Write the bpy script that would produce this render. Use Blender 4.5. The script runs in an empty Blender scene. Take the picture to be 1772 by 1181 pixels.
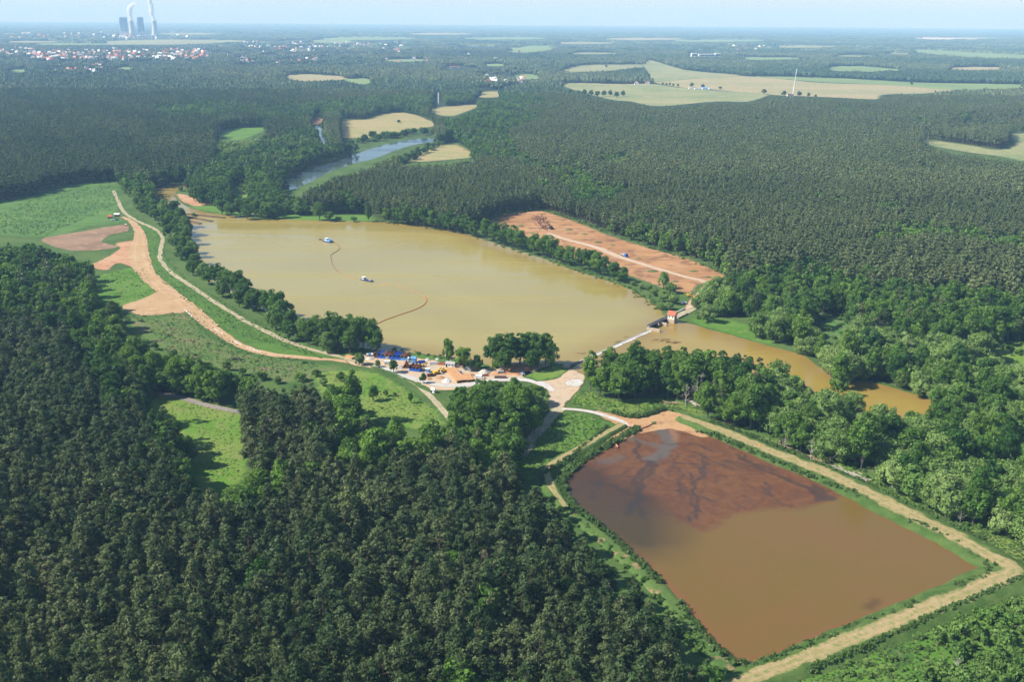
import bpy, math, random
import numpy as np
from mathutils import Vector, Matrix, geometry
random.seed(7)
RNG = np.random.default_rng(11)
SC = bpy.context.scene
COL = SC.collection
CH = 200.0                                   # flying height in metres
FPX, PW, PH, YH = 1723.0, 1772.0, 1181.0, 34.0
PITCH = math.atan((PH/2 - YH)/FPX); ROLL = math.radians(0.42)
_r = np.array([1., 0, 0]); _f = np.array([0, math.cos(PITCH), -math.sin(PITCH)]); _u = np.array([0, math.sin(PITCH), math.cos(PITCH)])
CR = _r*math.cos(ROLL) + _u*math.sin(ROLL); CU = -_r*math.sin(ROLL) + _u*math.cos(ROLL); CF = _f

def P(x, y, z=0.0):
    d = CR*((x-PW/2)/FPX) + CU*((PH/2-y)/FPX) + CF
    t = (CH-z)/(-d[2])
    return Vector((d[0]*t, d[1]*t, z))

def PP(pts):
    return np.array([P(x, y)[:2] for x, y in pts])

def topix(xyz):
    v = np.asarray(xyz, float) - np.array([0, 0, CH])
    dep = v@CF
    dep = np.where(dep > 1, dep, 1)
    return PW/2 + (v@CR)/dep*FPX, PH/2 - (v@CU)/dep*FPX, dep

def inside(x, y, poly):
    p = np.asarray(poly, float); n = len(p)
    r = np.zeros(len(x), bool)
    lo, hi = p.min(0), p.max(0)
    m = (x >= lo[0]) & (x <= hi[0]) & (y >= lo[1]) & (y <= hi[1])
    if not m.any(): return r
    xx, yy = x[m], y[m]; q = np.zeros(len(xx), bool)
    j = n-1
    for i in range(n):
        xi, yi = p[i]; xj, yj = p[j]
        c = ((yi > yy) != (yj > yy))
        if yi != yj:
            q ^= c & (xx < (xj-xi)*(yy-yi)/(yj-yi) + xi)
        j = i
    r[m] = q
    return r

def segdist(pts, line, closed=False):
    pts = np.asarray(pts, float); line = np.asarray(line, float)
    best = np.full(len(pts), 1e9)
    n = len(line)
    for i in range(n if closed else n-1):
        a, b = line[i], line[(i+1) % n]
        ab = b-a; L = max(ab@ab, 1e-9)
        t = np.clip(((pts-a)@ab)/L, 0, 1)
        d = np.hypot(*(pts - (a + t[:, None]*ab)).T)
        best = np.minimum(best, d)
    return best

def catmull(pts, step, closed=False):
    p = [np.array(q, float) for q in pts]; n = len(p); out = []
    rng_ = range(n if closed else n-1)
    for i in rng_:
        p0 = p[(i-1) % n] if closed or i > 0 else p[0]
        p1, p2 = p[i], p[(i+1) % n]
        p3 = p[(i+2) % n] if closed or i+2 < n else p[-1]
        k = max(1, int(np.linalg.norm(p2-p1)/step))
        for j in range(k):
            t = j/k
            out.append(0.5*((2*p1)+(p2-p0)*t+(2*p0-5*p1+4*p2-p3)*t*t+(3*p1-p0-3*p2+p3)*t**3))
    if not closed: out.append(p[-1])
    return np.array(out)

# ------------------------------------------------------------------ tagging and linking
def tag(o, label=None, cat=None, group=None, kind=None):
    if label: o['label'] = label
    if cat: o['category'] = cat
    if group: o['group'] = group
    if kind: o['kind'] = kind
    return o

def link(o, parent=None):
    COL.objects.link(o)
    if parent is not None: o.parent = parent
    return o

def empty(name, loc, label, cat, group=None, rz=0.0):
    o = bpy.data.objects.new(name, None)
    o.empty_display_size = 0.5
    o.location = loc; o.rotation_euler = (0, 0, rz)
    link(o)
    return tag(o, label, cat, group)

def mesh_np(name, verts, faces, mats=(), midx=None, attrs=None, smooth=False):
    """faces: array (n,3|4) or list of tuples."""
    me = bpy.data.meshes.new(name)
    if isinstance(faces, np.ndarray):
        verts = np.asarray(verts, np.float32)
        me.vertices.add(len(verts)); me.vertices.foreach_set('co', verts.ravel())
        n, k = faces.shape
        me.loops.add(n*k); me.loops.foreach_set('vertex_index', faces.astype(np.int32).ravel())
        me.polygons.add(n); me.polygons.foreach_set('loop_start', np.arange(0, n*k, k, dtype=np.int32))
        me.update(calc_edges=True)
    else:
        me.from_pydata([tuple(v) for v in verts], [], faces)
    for m in mats: me.materials.append(m)
    if midx is not None: me.polygons.foreach_set('material_index', np.asarray(midx, np.int32))
    if attrs:
        for an, (dom, vals) in attrs.items():
            a = me.attributes.new(an, 'FLOAT', dom); a.data.foreach_set('value', np.asarray(vals, np.float32))
    if smooth: me.polygons.foreach_set('use_smooth', np.ones(len(me.polygons), bool))
    me.update()
    return me

def obj(name, me, parent=None):
    return link(bpy.data.objects.new(name, me), parent)

# ------------------------------------------------------------------ materials
class NT:
    def __init__(s, name):
        s.m = bpy.data.materials.new(name); s.m.use_nodes = True
        s.t = s.m.node_tree; s.t.nodes.clear()
        s.out = s.n('ShaderNodeOutputMaterial')
    def n(s, typ, **kw):
        nd = s.t.nodes.new(typ)
        for k, v in kw.items(): setattr(nd, k, v)
        return nd
    def set(s, sock, v):
        if hasattr(v, 'is_output') or isinstance(v, bpy.types.NodeSocket): s.t.links.new(v, sock)
        elif isinstance(v, (tuple, list)) and len(v) == 3 and sock.type == 'RGBA': sock.default_value = (*v, 1)
        else: sock.default_value = v
    def math(s, op, a, b=None, c=None, clamp=False):
        nd = s.n('ShaderNodeMath', operation=op, use_clamp=clamp)
        s.set(nd.inputs[0], a)
        if b is not None: s.set(nd.inputs[1], b)
        if c is not None: s.set(nd.inputs[2], c)
        return nd.outputs[0]
    def mix(s, f, a, b, mode='MIX'):
        nd = s.n('ShaderNodeMix', data_type='RGBA', blend_type=mode)
        s.set(nd.inputs[0], f); s.set(nd.inputs[6], a); s.set(nd.inputs[7], b)
        return nd.outputs[2]
    def pos(s, sc=(1, 1, 1), rot=0.0):
        g = s.n('ShaderNodeNewGeometry')
        mp = s.n('ShaderNodeMapping'); s.t.links.new(g.outputs['Position'], mp.inputs[0])
        mp.inputs['Scale'].default_value = sc; mp.inputs['Rotation'].default_value = (0, 0, rot)
        return mp.outputs[0]
    def noise(s, scale, detail=3, rough=0.55, vec=None, dist=0.0):
        nd = s.n('ShaderNodeTexNoise'); nd.inputs['Scale'].default_value = scale
        nd.inputs['Detail'].default_value = detail; nd.inputs['Roughness'].default_value = rough; nd.inputs['Distortion'].default_value = dist
        s.t.links.new(vec if vec is not None else s.pos(), nd.inputs['Vector'])
        return nd.outputs[0]
    def ramp(s, f, lo, hi):
        nd = s.n('ShaderNodeMapRange', interpolation_type='SMOOTHSTEP')
        s.set(nd.inputs[0], f); nd.inputs[1].default_value = lo; nd.inputs[2].default_value = hi
        return nd.outputs[0]
    def attr(s, name, typ='GEOMETRY'):
        nd = s.n('ShaderNodeAttribute', attribute_name=name, attribute_type=typ)
        return nd.outputs['Fac']
    def bsdf(s, col, rough=0.9, spec=0.2, bump=None, metal=0.0, bdist=1.0, bstr=1.0, ior=None):
        b = s.n('ShaderNodeBsdfPrincipled')
        s.set(b.inputs['Base Color'], col); s.set(b.inputs['Roughness'], rough)
        b.inputs['Specular IOR Level'].default_value = spec; b.inputs['Metallic'].default_value = metal
        if ior: b.inputs['IOR'].default_value = ior
        if bump is not None:
            bp = s.n('ShaderNodeBump'); bp.inputs['Strength'].default_value = bstr; bp.inputs['Distance'].default_value = bdist
            s.t.links.new(bump, bp.inputs['Height']); s.t.links.new(bp.outputs[0], b.inputs['Normal'])
        s.t.links.new(b.outputs[0], s.out.inputs[0])
        return b

GRASS = (0.085, 0.15, 0.035)
def plain(name, col, rough=0.7, spec=0.3, var=0.25, scale=1.5, metal=0.0):
    t = NT(name)
    n = t.noise(scale, 4)
    c = t.mix(t.ramp(n, 0.3, 0.7), tuple(x*(1-var) for x in col), tuple(min(1, x*(1+var)) for x in col))
    t.bsdf(c, rough, spec, metal=metal)
    return t.m

def ground_mat(name, A, B, C=None, s1=0.02, s2=0.25, s3=1.6, edge=None, ew=5.0, rough=0.95, bump=0.25, streak=None, cthr=(0.52, 0.68), ecol=None, ruts=None):
    """A/B blend in patches of 1/s1 metres, C shows in smaller spots; near the border (attribute sd) it gives way to EDGE."""
    t = NT(name)
    n1 = t.noise(s1, 4); n2 = t.noise(s2, 4); n3 = t.noise(s3, 3, 0.7)
    c = t.mix(t.ramp(n1, 0.35, 0.65), A, B)
    if C is not None: c = t.mix(t.ramp(n2, *cthr), c, C)
    if streak is not None:
        ang, sx, col, amt = streak
        v = t.pos((sx*0.05, sx, 1), ang)
        ns = t.noise(1.0, 3, 0.6, vec=v)
        c = t.mix(t.math('MULTIPLY', t.ramp(ns, 0.45, 0.7), amt), c, col)
    if ruts is not None:                                   # two worn wheel tracks with a greener middle
        uu = t.math('ABSOLUTE', t.math('ADD', t.attr('uu'), t.math('MULTIPLY', t.math('SUBTRACT', t.noise(0.06, 2), 0.5), 0.35)))
        rt = t.ramp(t.math('ABSOLUTE', t.math('SUBTRACT', uu, 0.42)), 0.2, 0.06)
        c = t.mix(t.math('MULTIPLY', t.math('SUBTRACT', 1.0, rt), t.math('MULTIPLY', t.ramp(n2, .3, .6), ruts[1])), c, ruts[0])
    g = t.math('MULTIPLY_ADD', n3, 0.9, 0.55)
    c = t.mix(1.0, c, g, 'MULTIPLY')
    if edge is not None:
        sd = t.attr('sd')
        nn = t.noise(0.22, 4, 0.65)
        f = t.ramp(t.math('ADD', t.math('DIVIDE', sd, ew), t.math('MULTIPLY', t.math('SUBTRACT', nn, 0.5), 2.2 if ew > 2.2 else 1.0)), 0.1, 0.75)
        e2 = t.mix(1.0, t.mix(t.ramp(n1, .35, .65), tuple(x*.8 for x in edge), tuple(x*1.15 for x in edge)), g, 'MULTIPLY')
        c = t.mix(f, e2, c)
    hb = t.math('ADD', t.math('MULTIPLY', n3, 0.6), n2)
    t.bsdf(c, rough, 0.1, bump=hb, bdist=bump, bstr=0.8)
    return t.m

def water_mat(name, A, B, rough=0.1, s1=0.006, wave=0.03, C=None, spec=0.5):
    t = NT(name)
    n1 = t.noise(s1, 3, 0.5, dist=1.0)
    c = t.mix(t.ramp(n1, 0.3, 0.7), A, B)
    if C is not None:
        sd = t.attr('sd')
        f = t.ramp(t.math('ADD', t.math('DIVIDE', sd, 30.0), t.math('MULTIPLY', t.math('SUBTRACT', n1, 0.5), 1.0)), 0.0, 1.0)
        c = t.mix(f, C, c)
    w = t.noise(0.9, 3, 0.6, vec=t.pos((1, 0.45, 1), 0.5))
    g = t.ramp(t.noise(1.0, 4, 0.6, vec=t.pos((0.004, 0.02, 1), 0.35), dist=1.2), .35, .65)
    r = t.math('MULTIPLY_ADD', g, 0.22, rough)
    c = t.mix(t.math('MULTIPLY', g, 0.22), c, tuple(min(1, x*1.12) for x in A))
    t.bsdf(c, r, spec, bump=w, bdist=wave, bstr=0.5, ior=1.33)
    return t.m

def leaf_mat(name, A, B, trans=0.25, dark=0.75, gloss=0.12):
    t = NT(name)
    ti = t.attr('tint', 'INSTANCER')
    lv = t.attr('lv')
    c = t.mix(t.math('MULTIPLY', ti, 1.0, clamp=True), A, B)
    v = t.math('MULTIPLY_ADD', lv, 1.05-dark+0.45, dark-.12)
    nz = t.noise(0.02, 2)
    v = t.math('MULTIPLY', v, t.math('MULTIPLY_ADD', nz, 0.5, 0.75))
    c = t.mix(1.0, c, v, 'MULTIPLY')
    d = t.n('ShaderNodeBsdfPrincipled'); t.set(d.inputs['Base Color'], c); d.inputs['Roughness'].default_value = 0.55
    d.inputs['Specular IOR Level'].default_value = gloss
    tr = t.n('ShaderNodeBsdfTranslucent'); t.set(tr.inputs[0], t.mix(0.35, c, (0.12, 0.2, 0.02)))
    mx = t.n('ShaderNodeMixShader'); mx.inputs[0].default_value = trans
    t.t.links.new(d.outputs[0], mx.inputs[1]); t.t.links.new(tr.outputs[0], mx.inputs[2])
    t.t.links.new(mx.outputs[0], t.out.inputs[0])
    return t.m

# ------------------------------------------------------------------ ground sheets and strips
def sheet(name, px, z, mat, label, cat, step=4.0, jit=0.8, smooth=True, world=None, extra=None, istep=None, water=False, kind='structure'):
    w = np.array(world) if world is not None else PP(px)
    w = catmull(w, step, True) if smooth else catmull_lin(w, step)
    if jit:
        ph = RNG.uniform(0, 6.28, 4); k = np.arange(len(w))
        d = np.roll(w, -1, 0)-np.roll(w, 1, 0); nrm = np.stack([d[:, 1], -d[:, 0]], 1); nrm /= np.maximum(np.linalg.norm(nrm, axis=1), 1e-6)[:, None]
        w = w + nrm*(RNG.normal(0, 0.45, len(w)) + 0.6*np.sin(k*0.9+ph[0])*np.sin(k*.37+ph[1]))[:, None]*jit
    istep = istep or step*1.5
    lo, hi = w.min(0), w.max(0)
    gx, gy = np.meshgrid(np.arange(lo[0], hi[0], istep), np.arange(lo[1], hi[1], istep))
    g = np.stack([gx.ravel(), gy.ravel()], 1) + RNG.uniform(-.25, .25, (gx.size, 2))*istep
    g = g[inside(g[:, 0], g[:, 1], w)]
    if len(g):
        sd = segdist(g, w, True); g = g[sd > istep*0.4]
    allp = np.concatenate([w, g]) if len(g) else w
    n = len(w)
    edges = [(i, (i+1) % n) for i in range(n)]
    c0 = allp.mean(0)
    vo, _, fo, *_ = geometry.delaunay_2d_cdt([Vector(p-c0) for p in allp], edges, [], 1, 1e-4, False)
    v2 = np.array([(p.x, p.y) for p in vo]) + c0
    sd = segdist(v2, w, True)
    at = {'sd': ('POINT', sd)}
    if extra: at.update({k: ('POINT', a) for k, a in extra(v2, sd).items()})
    v3 = np.column_stack([v2, np.full(len(v2), z)])
    fo = [f if (lambda a, b, c: (b[0]-a[0])*(c[1]-a[1])-(b[1]-a[1])*(c[0]-a[0]))(*[v2[i] for i in f[:3]]) > 0 else f[::-1] for f in fo]
    ct = np.array([v2[list(f)].mean(0) for f in fo]); ok = inside(ct[:, 0], ct[:, 1], w)
    fo = [f for f, k in zip(fo, ok) if k]
    me = mesh_np(name, v3, fo, [mat], attrs=at)
    return tag(obj(name, me), label, cat, None, kind)

def catmull_lin(w, step):
    out = []
    for i in range(len(w)):
        a, b = w[i], w[(i+1) % len(w)]; k = max(1, int(np.linalg.norm(b-a)/step))
        out += [a+(b-a)*j/k for j in range(k)]
    return np.array(out)

def strip(name, px, width, z, mat, label, cat, prof=None, cols=9, step=3.0, jit=0.22, world=None, kind='structure'):
    """A road, path or dike laid along a polyline: prof(u) lifts it, attribute sd runs from the border to the middle, uu from -1 to 1."""
    w = np.array(world) if world is not None else PP(px)
    c = catmull(w, step)
    d = np.gradient(c, axis=0); d /= np.maximum(np.linalg.norm(d, axis=1), 1e-9)[:, None]
    nr = np.stack([d[:, 1], -d[:, 0]], 1)
    n = len(c)
    wd = np.interp(np.linspace(0, 1, n), np.linspace(0, 1, len(width)), width) if hasattr(width, '__len__') else np.full(n, float(width))
    ul = np.linspace(-1, 1, cols)
    V, sd, uu = [], [], []
    jl = RNG.normal(0, jit, (n, 2)); 
    for _ in range(3): jl = (jl+np.roll(jl, 1, 0))/1.42
    for i in range(n):
        for u in ul:
            e = (jl[i, 0]*max(0, -u) - jl[i, 1]*max(0, u)) if jit else 0
            q = c[i] + nr[i]*(u*wd[i]/2 - e)
            V.append((q[0], q[1], z + (prof(u) if prof else 0.0))); sd.append((1-abs(u))*wd[i]/2); uu.append(u)
    F = np.array([[i*cols+j+1, i*cols+j, (i+1)*cols+j, (i+1)*cols+j+1] for i in range(n-1) for j in range(cols-1)])[:, ::-1]
    v = np.array(V); f0 = F[0]
    a, b, cc = v[f0[0]], v[f0[1]], v[f0[2]]
    if np.cross(b-a, cc-a)[2] < 0: F = F[:, ::-1]
    me = mesh_np(name, v, np.ascontiguousarray(F), [mat], attrs={'sd': ('POINT', sd), 'uu': ('POINT', uu)})
    return tag(obj(name, me), label, cat, None, kind)

# ------------------------------------------------------------------ shape builder for man-made parts
class MB:
    def __init__(s): s.v, s.f, s.m = [], [], []
    def add(s, vs, fs, mi=0):
        b = len(s.v); s.v += [tuple(map(float, v)) for v in vs]; s.f += [tuple(b+i for i in f) for f in fs]; s.m += [mi]*len(fs)
        return s
    def box(s, c, sz, rz=0.0, mi=0, ry=0.0):
        hx, hy, hz = sz[0]/2, sz[1]/2, sz[2]/2
        M = Matrix.Rotation(rz, 3, 'Z') @ Matrix.Rotation(ry, 3, 'Y')
        vs = [Vector(c) + M @ Vector((x*hx, y*hy, z*hz)) for x in (-1, 1) for y in (-1, 1) for z in (-1, 1)]
        return s.add(vs, [(0, 1, 3, 2), (4, 6, 7, 5), (0, 4, 5, 1), (2, 3, 7, 6), (0, 2, 6, 4), (1, 5, 7, 3)], mi)
    def gable(s, c, L, Wd, h, mi=0, over=0.0, axis='x'):
        """solid gable prism: ridge along axis, base centre c."""
        l, w = L/2+over, Wd/2+over
        pts = [(-l, -w, 0), (l, -w, 0), (l, w, 0), (-l, w, 0), (-l, 0, h), (l, 0, h)]
        if axis == 'y': pts = [(-y, x, z) for x, y, z in pts]
        return s.add([Vector(c)+Vector(p) for p in pts], [(0, 1, 5, 4), (2, 3, 4, 5), (1, 2, 5), (3, 0, 4), (3, 2, 1, 0)], mi)
    def roof(s, c, L, Wd, h, th=0.12, over=0.3, axis='x', mi=0):
        """two pitched slabs"""
        l, w = L/2+over, Wd/2+over; k = over*h/(Wd/2)
        for sg in (-1, 1):
            pts = [(-l, sg*w, -k), (l, sg*w, -k), (l, 0, h), (-l, 0, h)]
            pts = pts + [(x, y, z+th) for x, y, z in pts]
            if axis == 'y': pts = [(-y, x, z) for x, y, z in pts]
            fs = [(0, 1, 2, 3), (7, 6, 5, 4), (0, 4, 5, 1), (1, 5, 6, 2), (2, 6, 7, 3), (3, 7, 4, 0)]
            if sg > 0: fs = [f[::-1] for f in fs]
            s.add([Vector(c)+Vector(p) for p in pts], fs, mi)
        return s
    def cyl(s, p0, p1, r0, r1=None, n=10, mi=0, cap=True):
        r1 = r0 if r1 is None else r1
        p0, p1 = Vector(p0), Vector(p1); d = (p1-p0).normalized()
        a = d.orthogonal().normalized(); b = d.cross(a)
        vs = [p0+(a*math.cos(2*math.pi*i/n)+b*math.sin(2*math.pi*i/n))*r0 for i in range(n)] + [p1+(a*math.cos(2*math.pi*i/n)+b*math.sin(2*math.pi*i/n))*r1 for i in range(n)]
        fs = [(i, (i+1) % n, n+(i+1) % n, n+i) for i in range(n)]
        if cap: fs += [tuple(range(n-1, -1, -1)), tuple(range(n, 2*n))]
        return s.add(vs, fs, mi)
    def lathe(s, prof, n=24, c=(0, 0, 0), mi=0):
        vs = [(c[0]+r*math.cos(2*math.pi*i/n), c[1]+r*math.sin(2*math.pi*i/n), c[2]+z) for r, z in prof for i in range(n)]
        fs = [(k*n+i, k*n+(i+1) % n, (k+1)*n+(i+1) % n, (k+1)*n+i) for k in range(len(prof)-1) for i in range(n)]
        return s.add(vs, fs, mi)
    def tube(s, pts, r, n=8, mi=0):
        for a, b in zip(pts[:-1], pts[1:]): s.cyl(a, b, r, r, n, mi)
        return s
    def heap(s, c, r, h, n=14, k=5, seed=0, mi=0, sy=1.0):
        rg = random.Random(seed)
        vs, rings = [], []
        for j in range(k):
            t = j/(k-1); rr = r*(1-t)**0.8+0.02; zz = h*(1-(1-t)**1.25)
            rings.append(len(vs))
            vs += [(c[0]+rr*math.cos(6.283*i/n)*(1+rg.uniform(-.12, .12)), c[1]+sy*rr*math.sin(6.283*i/n)*(1+rg.uniform(-.12, .12)), c[2]+zz*(1+rg.uniform(-.08, .08))) for i in range(n)]
        fs = [(j*n+i, j*n+(i+1) % n, (j+1)*n+(i+1) % n, (j+1)*n+i) for j in range(k-1) for i in range(n)] + [tuple((k-1)*n+i for i in range(n))]
        return s.add(vs, fs, mi)
    def build(s, name, mats, parent=None, smooth=False):
        me = mesh_np(name, s.v, s.f, mats if isinstance(mats, (list, tuple)) else [mats], s.m, smooth=smooth)
        return obj(name, me, parent)
# ================================================================== CAMERA, LIGHT, AIR
cam = bpy.data.cameras.new('camera'); cam.sensor_width = 36.0; cam.lens = FPX/PW*36.0
cam.clip_start = 1.0; cam.clip_end = 120000.0
co = bpy.data.objects.new('camera', cam); COL.objects.link(co)
co.matrix_world = Matrix(((CR[0], CU[0], -CF[0], 0), (CR[1], CU[1], -CF[1], 0), (CR[2], CU[2], -CF[2], CH), (0, 0, 0, 1)))
SC.camera = co
SUN_EL = math.radians(43); SUN_AZ = math.radians(-97)          # azimuth from +Y towards +X: the sun stands left, a little behind the camera
sd_ = Vector((math.sin(SUN_AZ)*math.cos(SUN_EL), math.cos(SUN_AZ)*math.cos(SUN_EL), math.sin(SUN_EL)))
sun = bpy.data.lights.new('sun', 'SUN'); sun.energy = 5.0; sun.angle = math.radians(0.53); sun.color = (1.0, 0.95, 0.87)
so = bpy.data.objects.new('sun', sun); COL.objects.link(so)
so.rotation_euler = (-sd_).to_track_quat('-Z', 'Y').to_euler()
wd = bpy.data.worlds.new('World'); SC.world = wd; wd.use_nodes = True
wt = wd.node_tree; bg = wt.nodes['Background']
sky = wt.nodes.new('ShaderNodeTexSky'); sky.sky_type = 'NISHITA'; sky.sun_disc = False
sky.sun_elevation = SUN_EL; sky.sun_rotation = SUN_AZ; sky.altitude = 200
sky.air_density = 1.0; sky.dust_density = 0.4; sky.ozone_density = 2.0
wt.links.new(sky.outputs[0], bg.inputs[0]); bg.inputs[1].default_value = 0.08
SC.view_settings.view_transform = 'Standard'; SC.view_settings.look = 'None'
SC.view_settings.exposure = 0.86; SC.view_settings.gamma = 1.0; SC.view_settings.use_curve_mapping = False
cy = SC.cycles
cy.max_bounces = 6; cy.diffuse_bounces = 3; cy.glossy_bounces = 2; cy.transmission_bounces = 2; cy.volume_bounces = 3; cy.transparent_max_bounces = 8
cy.sample_clamp_indirect = 4.0
cy.use_denoising = True
try: cy.denoiser = 'OPENIMAGEDENOISE'; cy.denoising_input_passes = 'RGB_ALBEDO_NORMAL'; cy.denoising_prefilter = 'FAST'
except Exception: pass
cy.volume_step_rate = 1.0

FAR = 42000.0
hz = NT('haze_air')
pv = hz.n('ShaderNodeVolumePrincipled'); pv.inputs['Color'].default_value = (0.36, 0.62, 1.0, 1); pv.inputs['Absorption Color'].default_value = (0.46, 0.50, 1, 1); pv.inputs['Density'].default_value = 8.2e-5
pv.inputs['Anisotropy'].default_value = 0.0
hz.t.links.new(pv.outputs[0], hz.out.inputs['Volume'])
m = MB().box((0, FAR/2-400, 289), (2*FAR*0.62+200, FAR+1400, 582))
tag(m.build('haze', hz.m), 'pale blue summer haze thickening towards the horizon', 'haze', None, 'stuff')

# ================================================================== GROUND AND WATER
gt = NT('ground_cover')
n1 = gt.noise(0.03, 4); n2 = gt.noise(0.3, 4); n3 = gt.noise(1.5, 3, 0.7)
near = gt.mix(gt.ramp(n1, .35, .65), (0.05, 0.098, 0.022), (0.08, 0.13, 0.034))
near = gt.mix(gt.ramp(n2, .55, .7), near, (0.105, 0.13, 0.05))
sp = gt.n('ShaderNodeSeparateXYZ'); gg = gt.n('ShaderNodeNewGeometry'); gt.t.links.new(gg.outputs['Position'], sp.inputs[0])
f = gt.ramp(sp.outputs['Y'], 1300, 2600)
fn = gt.noise(0.0011, 4, 0.6, vec=gt.pos((1, 0.35, 1)))
fn2 = gt.noise(0.006, 3, 0.6)
farc = gt.mix(gt.ramp(fn2, .3, .7), (0.025, 0.042, 0.02), (0.036, 0.058, 0.026))
farc = gt.mix(gt.ramp(fn, .62, .70), farc, (0.13, 0.16, 0.07))
c = gt.mix(f, near, farc)
c = gt.mix(1.0, c, gt.math('MULTIPLY_ADD', n3, 0.9, 0.55), 'MULTIPLY')
gt.bsdf(c, 0.95, 0.1, bump=gt.math('ADD', n3, n2), bdist=0.35, bstr=0.8)
ge = [-25000, -6000, -1500, -300, 300, 1500, 6000, 25000]; gy_ = [-1000, 150, 700, 1500, 3000, 7000, 16000, FAR]
gv = [(x, y, 0) for y in gy_ for x in ge]; nx = len(ge)
gf = [(j*nx+i, j*nx+i+1, (j+1)*nx+i+1, (j+1)*nx+i) for j in range(len(gy_)-1) for i in range(nx-1)]
tag(obj('ground', mesh_np('ground', gv, gf, [gt.m])), 'green plain of meadow and forest floor reaching the horizon', 'ground', None, 'structure')

EDGE = (0.062, 0.115, 0.028)
M_meadow = ground_mat('meadow_grass', (0.069, 0.157, 0.020), (0.097, 0.185, 0.030), (0.138, 0.185, 0.051), 0.03, 0.2, 1.1, edge=EDGE, ew=6)
M_reed = ground_mat('reed_meadow', (0.069, 0.144, 0.034), (0.094, 0.176, 0.042), (0.122, 0.176, 0.061), 0.02, 0.12, 0.9, edge=EDGE, ew=8, streak=(0.25, 0.35, (0.045, 0.102, 0.024), .7))
M_brown = ground_mat('rough_meadow', (0.072, 0.135, 0.03), (0.115, 0.14, 0.05), (0.165, 0.135, 0.075), 0.035, 0.09, 1.0, edge=(0.05, 0.11, 0.022), ew=8)
M_bright = ground_mat('sunny_meadow', (0.094, 0.185, 0.024), (0.146, 0.203, 0.041), (0.162, 0.194, 0.058), 0.035, 0.15, 1.0, edge=EDGE, ew=5)
M_slope = ground_mat('dike_slope_grass', (0.055, 0.121, 0.020), (0.073, 0.153, 0.025), (0.110, 0.153, 0.044), 0.05, 0.3, 1.2, edge=EDGE, ew=3)
M_dirt = ground_mat('packed_earth', (0.375, 0.25, 0.132), (0.42, 0.295, 0.17), (0.35, 0.21, 0.10), 0.03, 0.14, 1.3, edge=(0.36, 0.235, 0.14), ew=0.8, bump=0.08, ruts=((0.33, 0.21, 0.12), .5))
M_orange = ground_mat('orange_earth', (0.374, 0.20, 0.11), (0.417, 0.255, 0.15), (0.30, 0.16, 0.095), 0.03, 0.14, 1.2, edge=(0.15, 0.14, 0.06), ew=2.0, bump=0.12)
M_plot = ground_mat('brown_plot_earth', (0.19, 0.125, 0.08), (0.25, 0.165, 0.105), (0.31, 0.19, 0.115), 0.03, 0.1, 1.0, edge=(0.11, 0.13, 0.05), ew=2.0, bump=0.12)
M_red = ground_mat('red_clearing_earth', (0.32, 0.168, 0.074), (0.40, 0.225, 0.108), (0.18, 0.098, 0.052), 0.016, 0.07, 0.8, edge=(0.10, 0.12, 0.045), ew=5.0, bump=0.3, streak=(-0.42, 0.14, (0.19, 0.10, 0.055), .6), cthr=(0.5, 0.68))
M_track = ground_mat('pale_track', (0.450, 0.352, 0.247), (0.413, 0.315, 0.225), (0.375, 0.247, 0.158), 0.04, 0.2, 1.2, edge=(0.315, 0.165, 0.098), ew=1.8, bump=0.05)
M_path = ground_mat('sandy_path', (0.360, 0.310, 0.209), (0.403, 0.338, 0.238), (0.302, 0.238, 0.151), 0.05, 0.25, 1.5, edge=(0.086, 0.122, 0.036), ew=1.0, bump=0.05, ruts=((0.20, 0.20, 0.09), .6))
M_gravel = ground_mat('white_gravel', (0.46, 0.445, 0.42), (0.40, 0.38, 0.35), (0.36, 0.32, 0.27), 0.05, 0.25, 2.0, edge=(0.36, 0.27, 0.18), ew=1.0, bump=0.05)
M_asph = ground_mat('grey_asphalt', (0.192, 0.176, 0.160), (0.240, 0.216, 0.192), (0.280, 0.232, 0.176), 0.05, 0.3, 2.0, edge=(0.240, 0.192, 0.120), ew=1.0, bump=0.03)
M_yard = ground_mat('yard_sand', (0.396, 0.317, 0.230), (0.446, 0.324, 0.209), (0.331, 0.259, 0.194), 0.05, 0.2, 1.2, edge=(0.101, 0.108, 0.043), ew=1.6, bump=0.08)
M_stubble = ground_mat('ripe_field', (0.310, 0.248, 0.118), (0.260, 0.242, 0.105), (0.335, 0.260, 0.136), 0.012, 0.05, 0.3, edge=(0.062, 0.093, 0.031), ew=9, streak=(0.25, 0.09, (0.205, 0.205, 0.081), .7))
M_fieldg = ground_mat('pale_green_field', (0.238, 0.245, 0.112), (0.161, 0.203, 0.084), (0.280, 0.252, 0.140), 0.004, 0.02, 0.1, edge=(0.070, 0.105, 0.035), ew=14, streak=(0.02, 0.016, (0.294, 0.252, 0.140), .75))
M_fieldt = ground_mat('tan_field', (0.313, 0.258, 0.136), (0.258, 0.245, 0.116), (0.340, 0.272, 0.163), 0.003, 0.02, 0.1, edge=(0.095, 0.122, 0.048), ew=14, streak=(0.1, 0.01, (0.204, 0.211, 0.095), .6))
M_fieldl = ground_mat('light_green_field', (0.180, 0.247, 0.090), (0.150, 0.210, 0.083), None, 0.004, 0.02, 0.1, edge=(0.075, 0.112, 0.038), ew=14)
M_sand = ground_mat('bare_sand_pit', (0.600, 0.496, 0.400), (0.480, 0.360, 0.280), None, 0.004, 0.02, 0.1, edge=(0.160, 0.144, 0.080), ew=20)

_zc = [0]
def S(name, px, z, mat, label, cat, **k):
    _zc[0] += 1                              # no two sheets share a height
    return sheet(name, px, z + 0.0017*_zc[0], mat, label, cat, **k)

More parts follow.
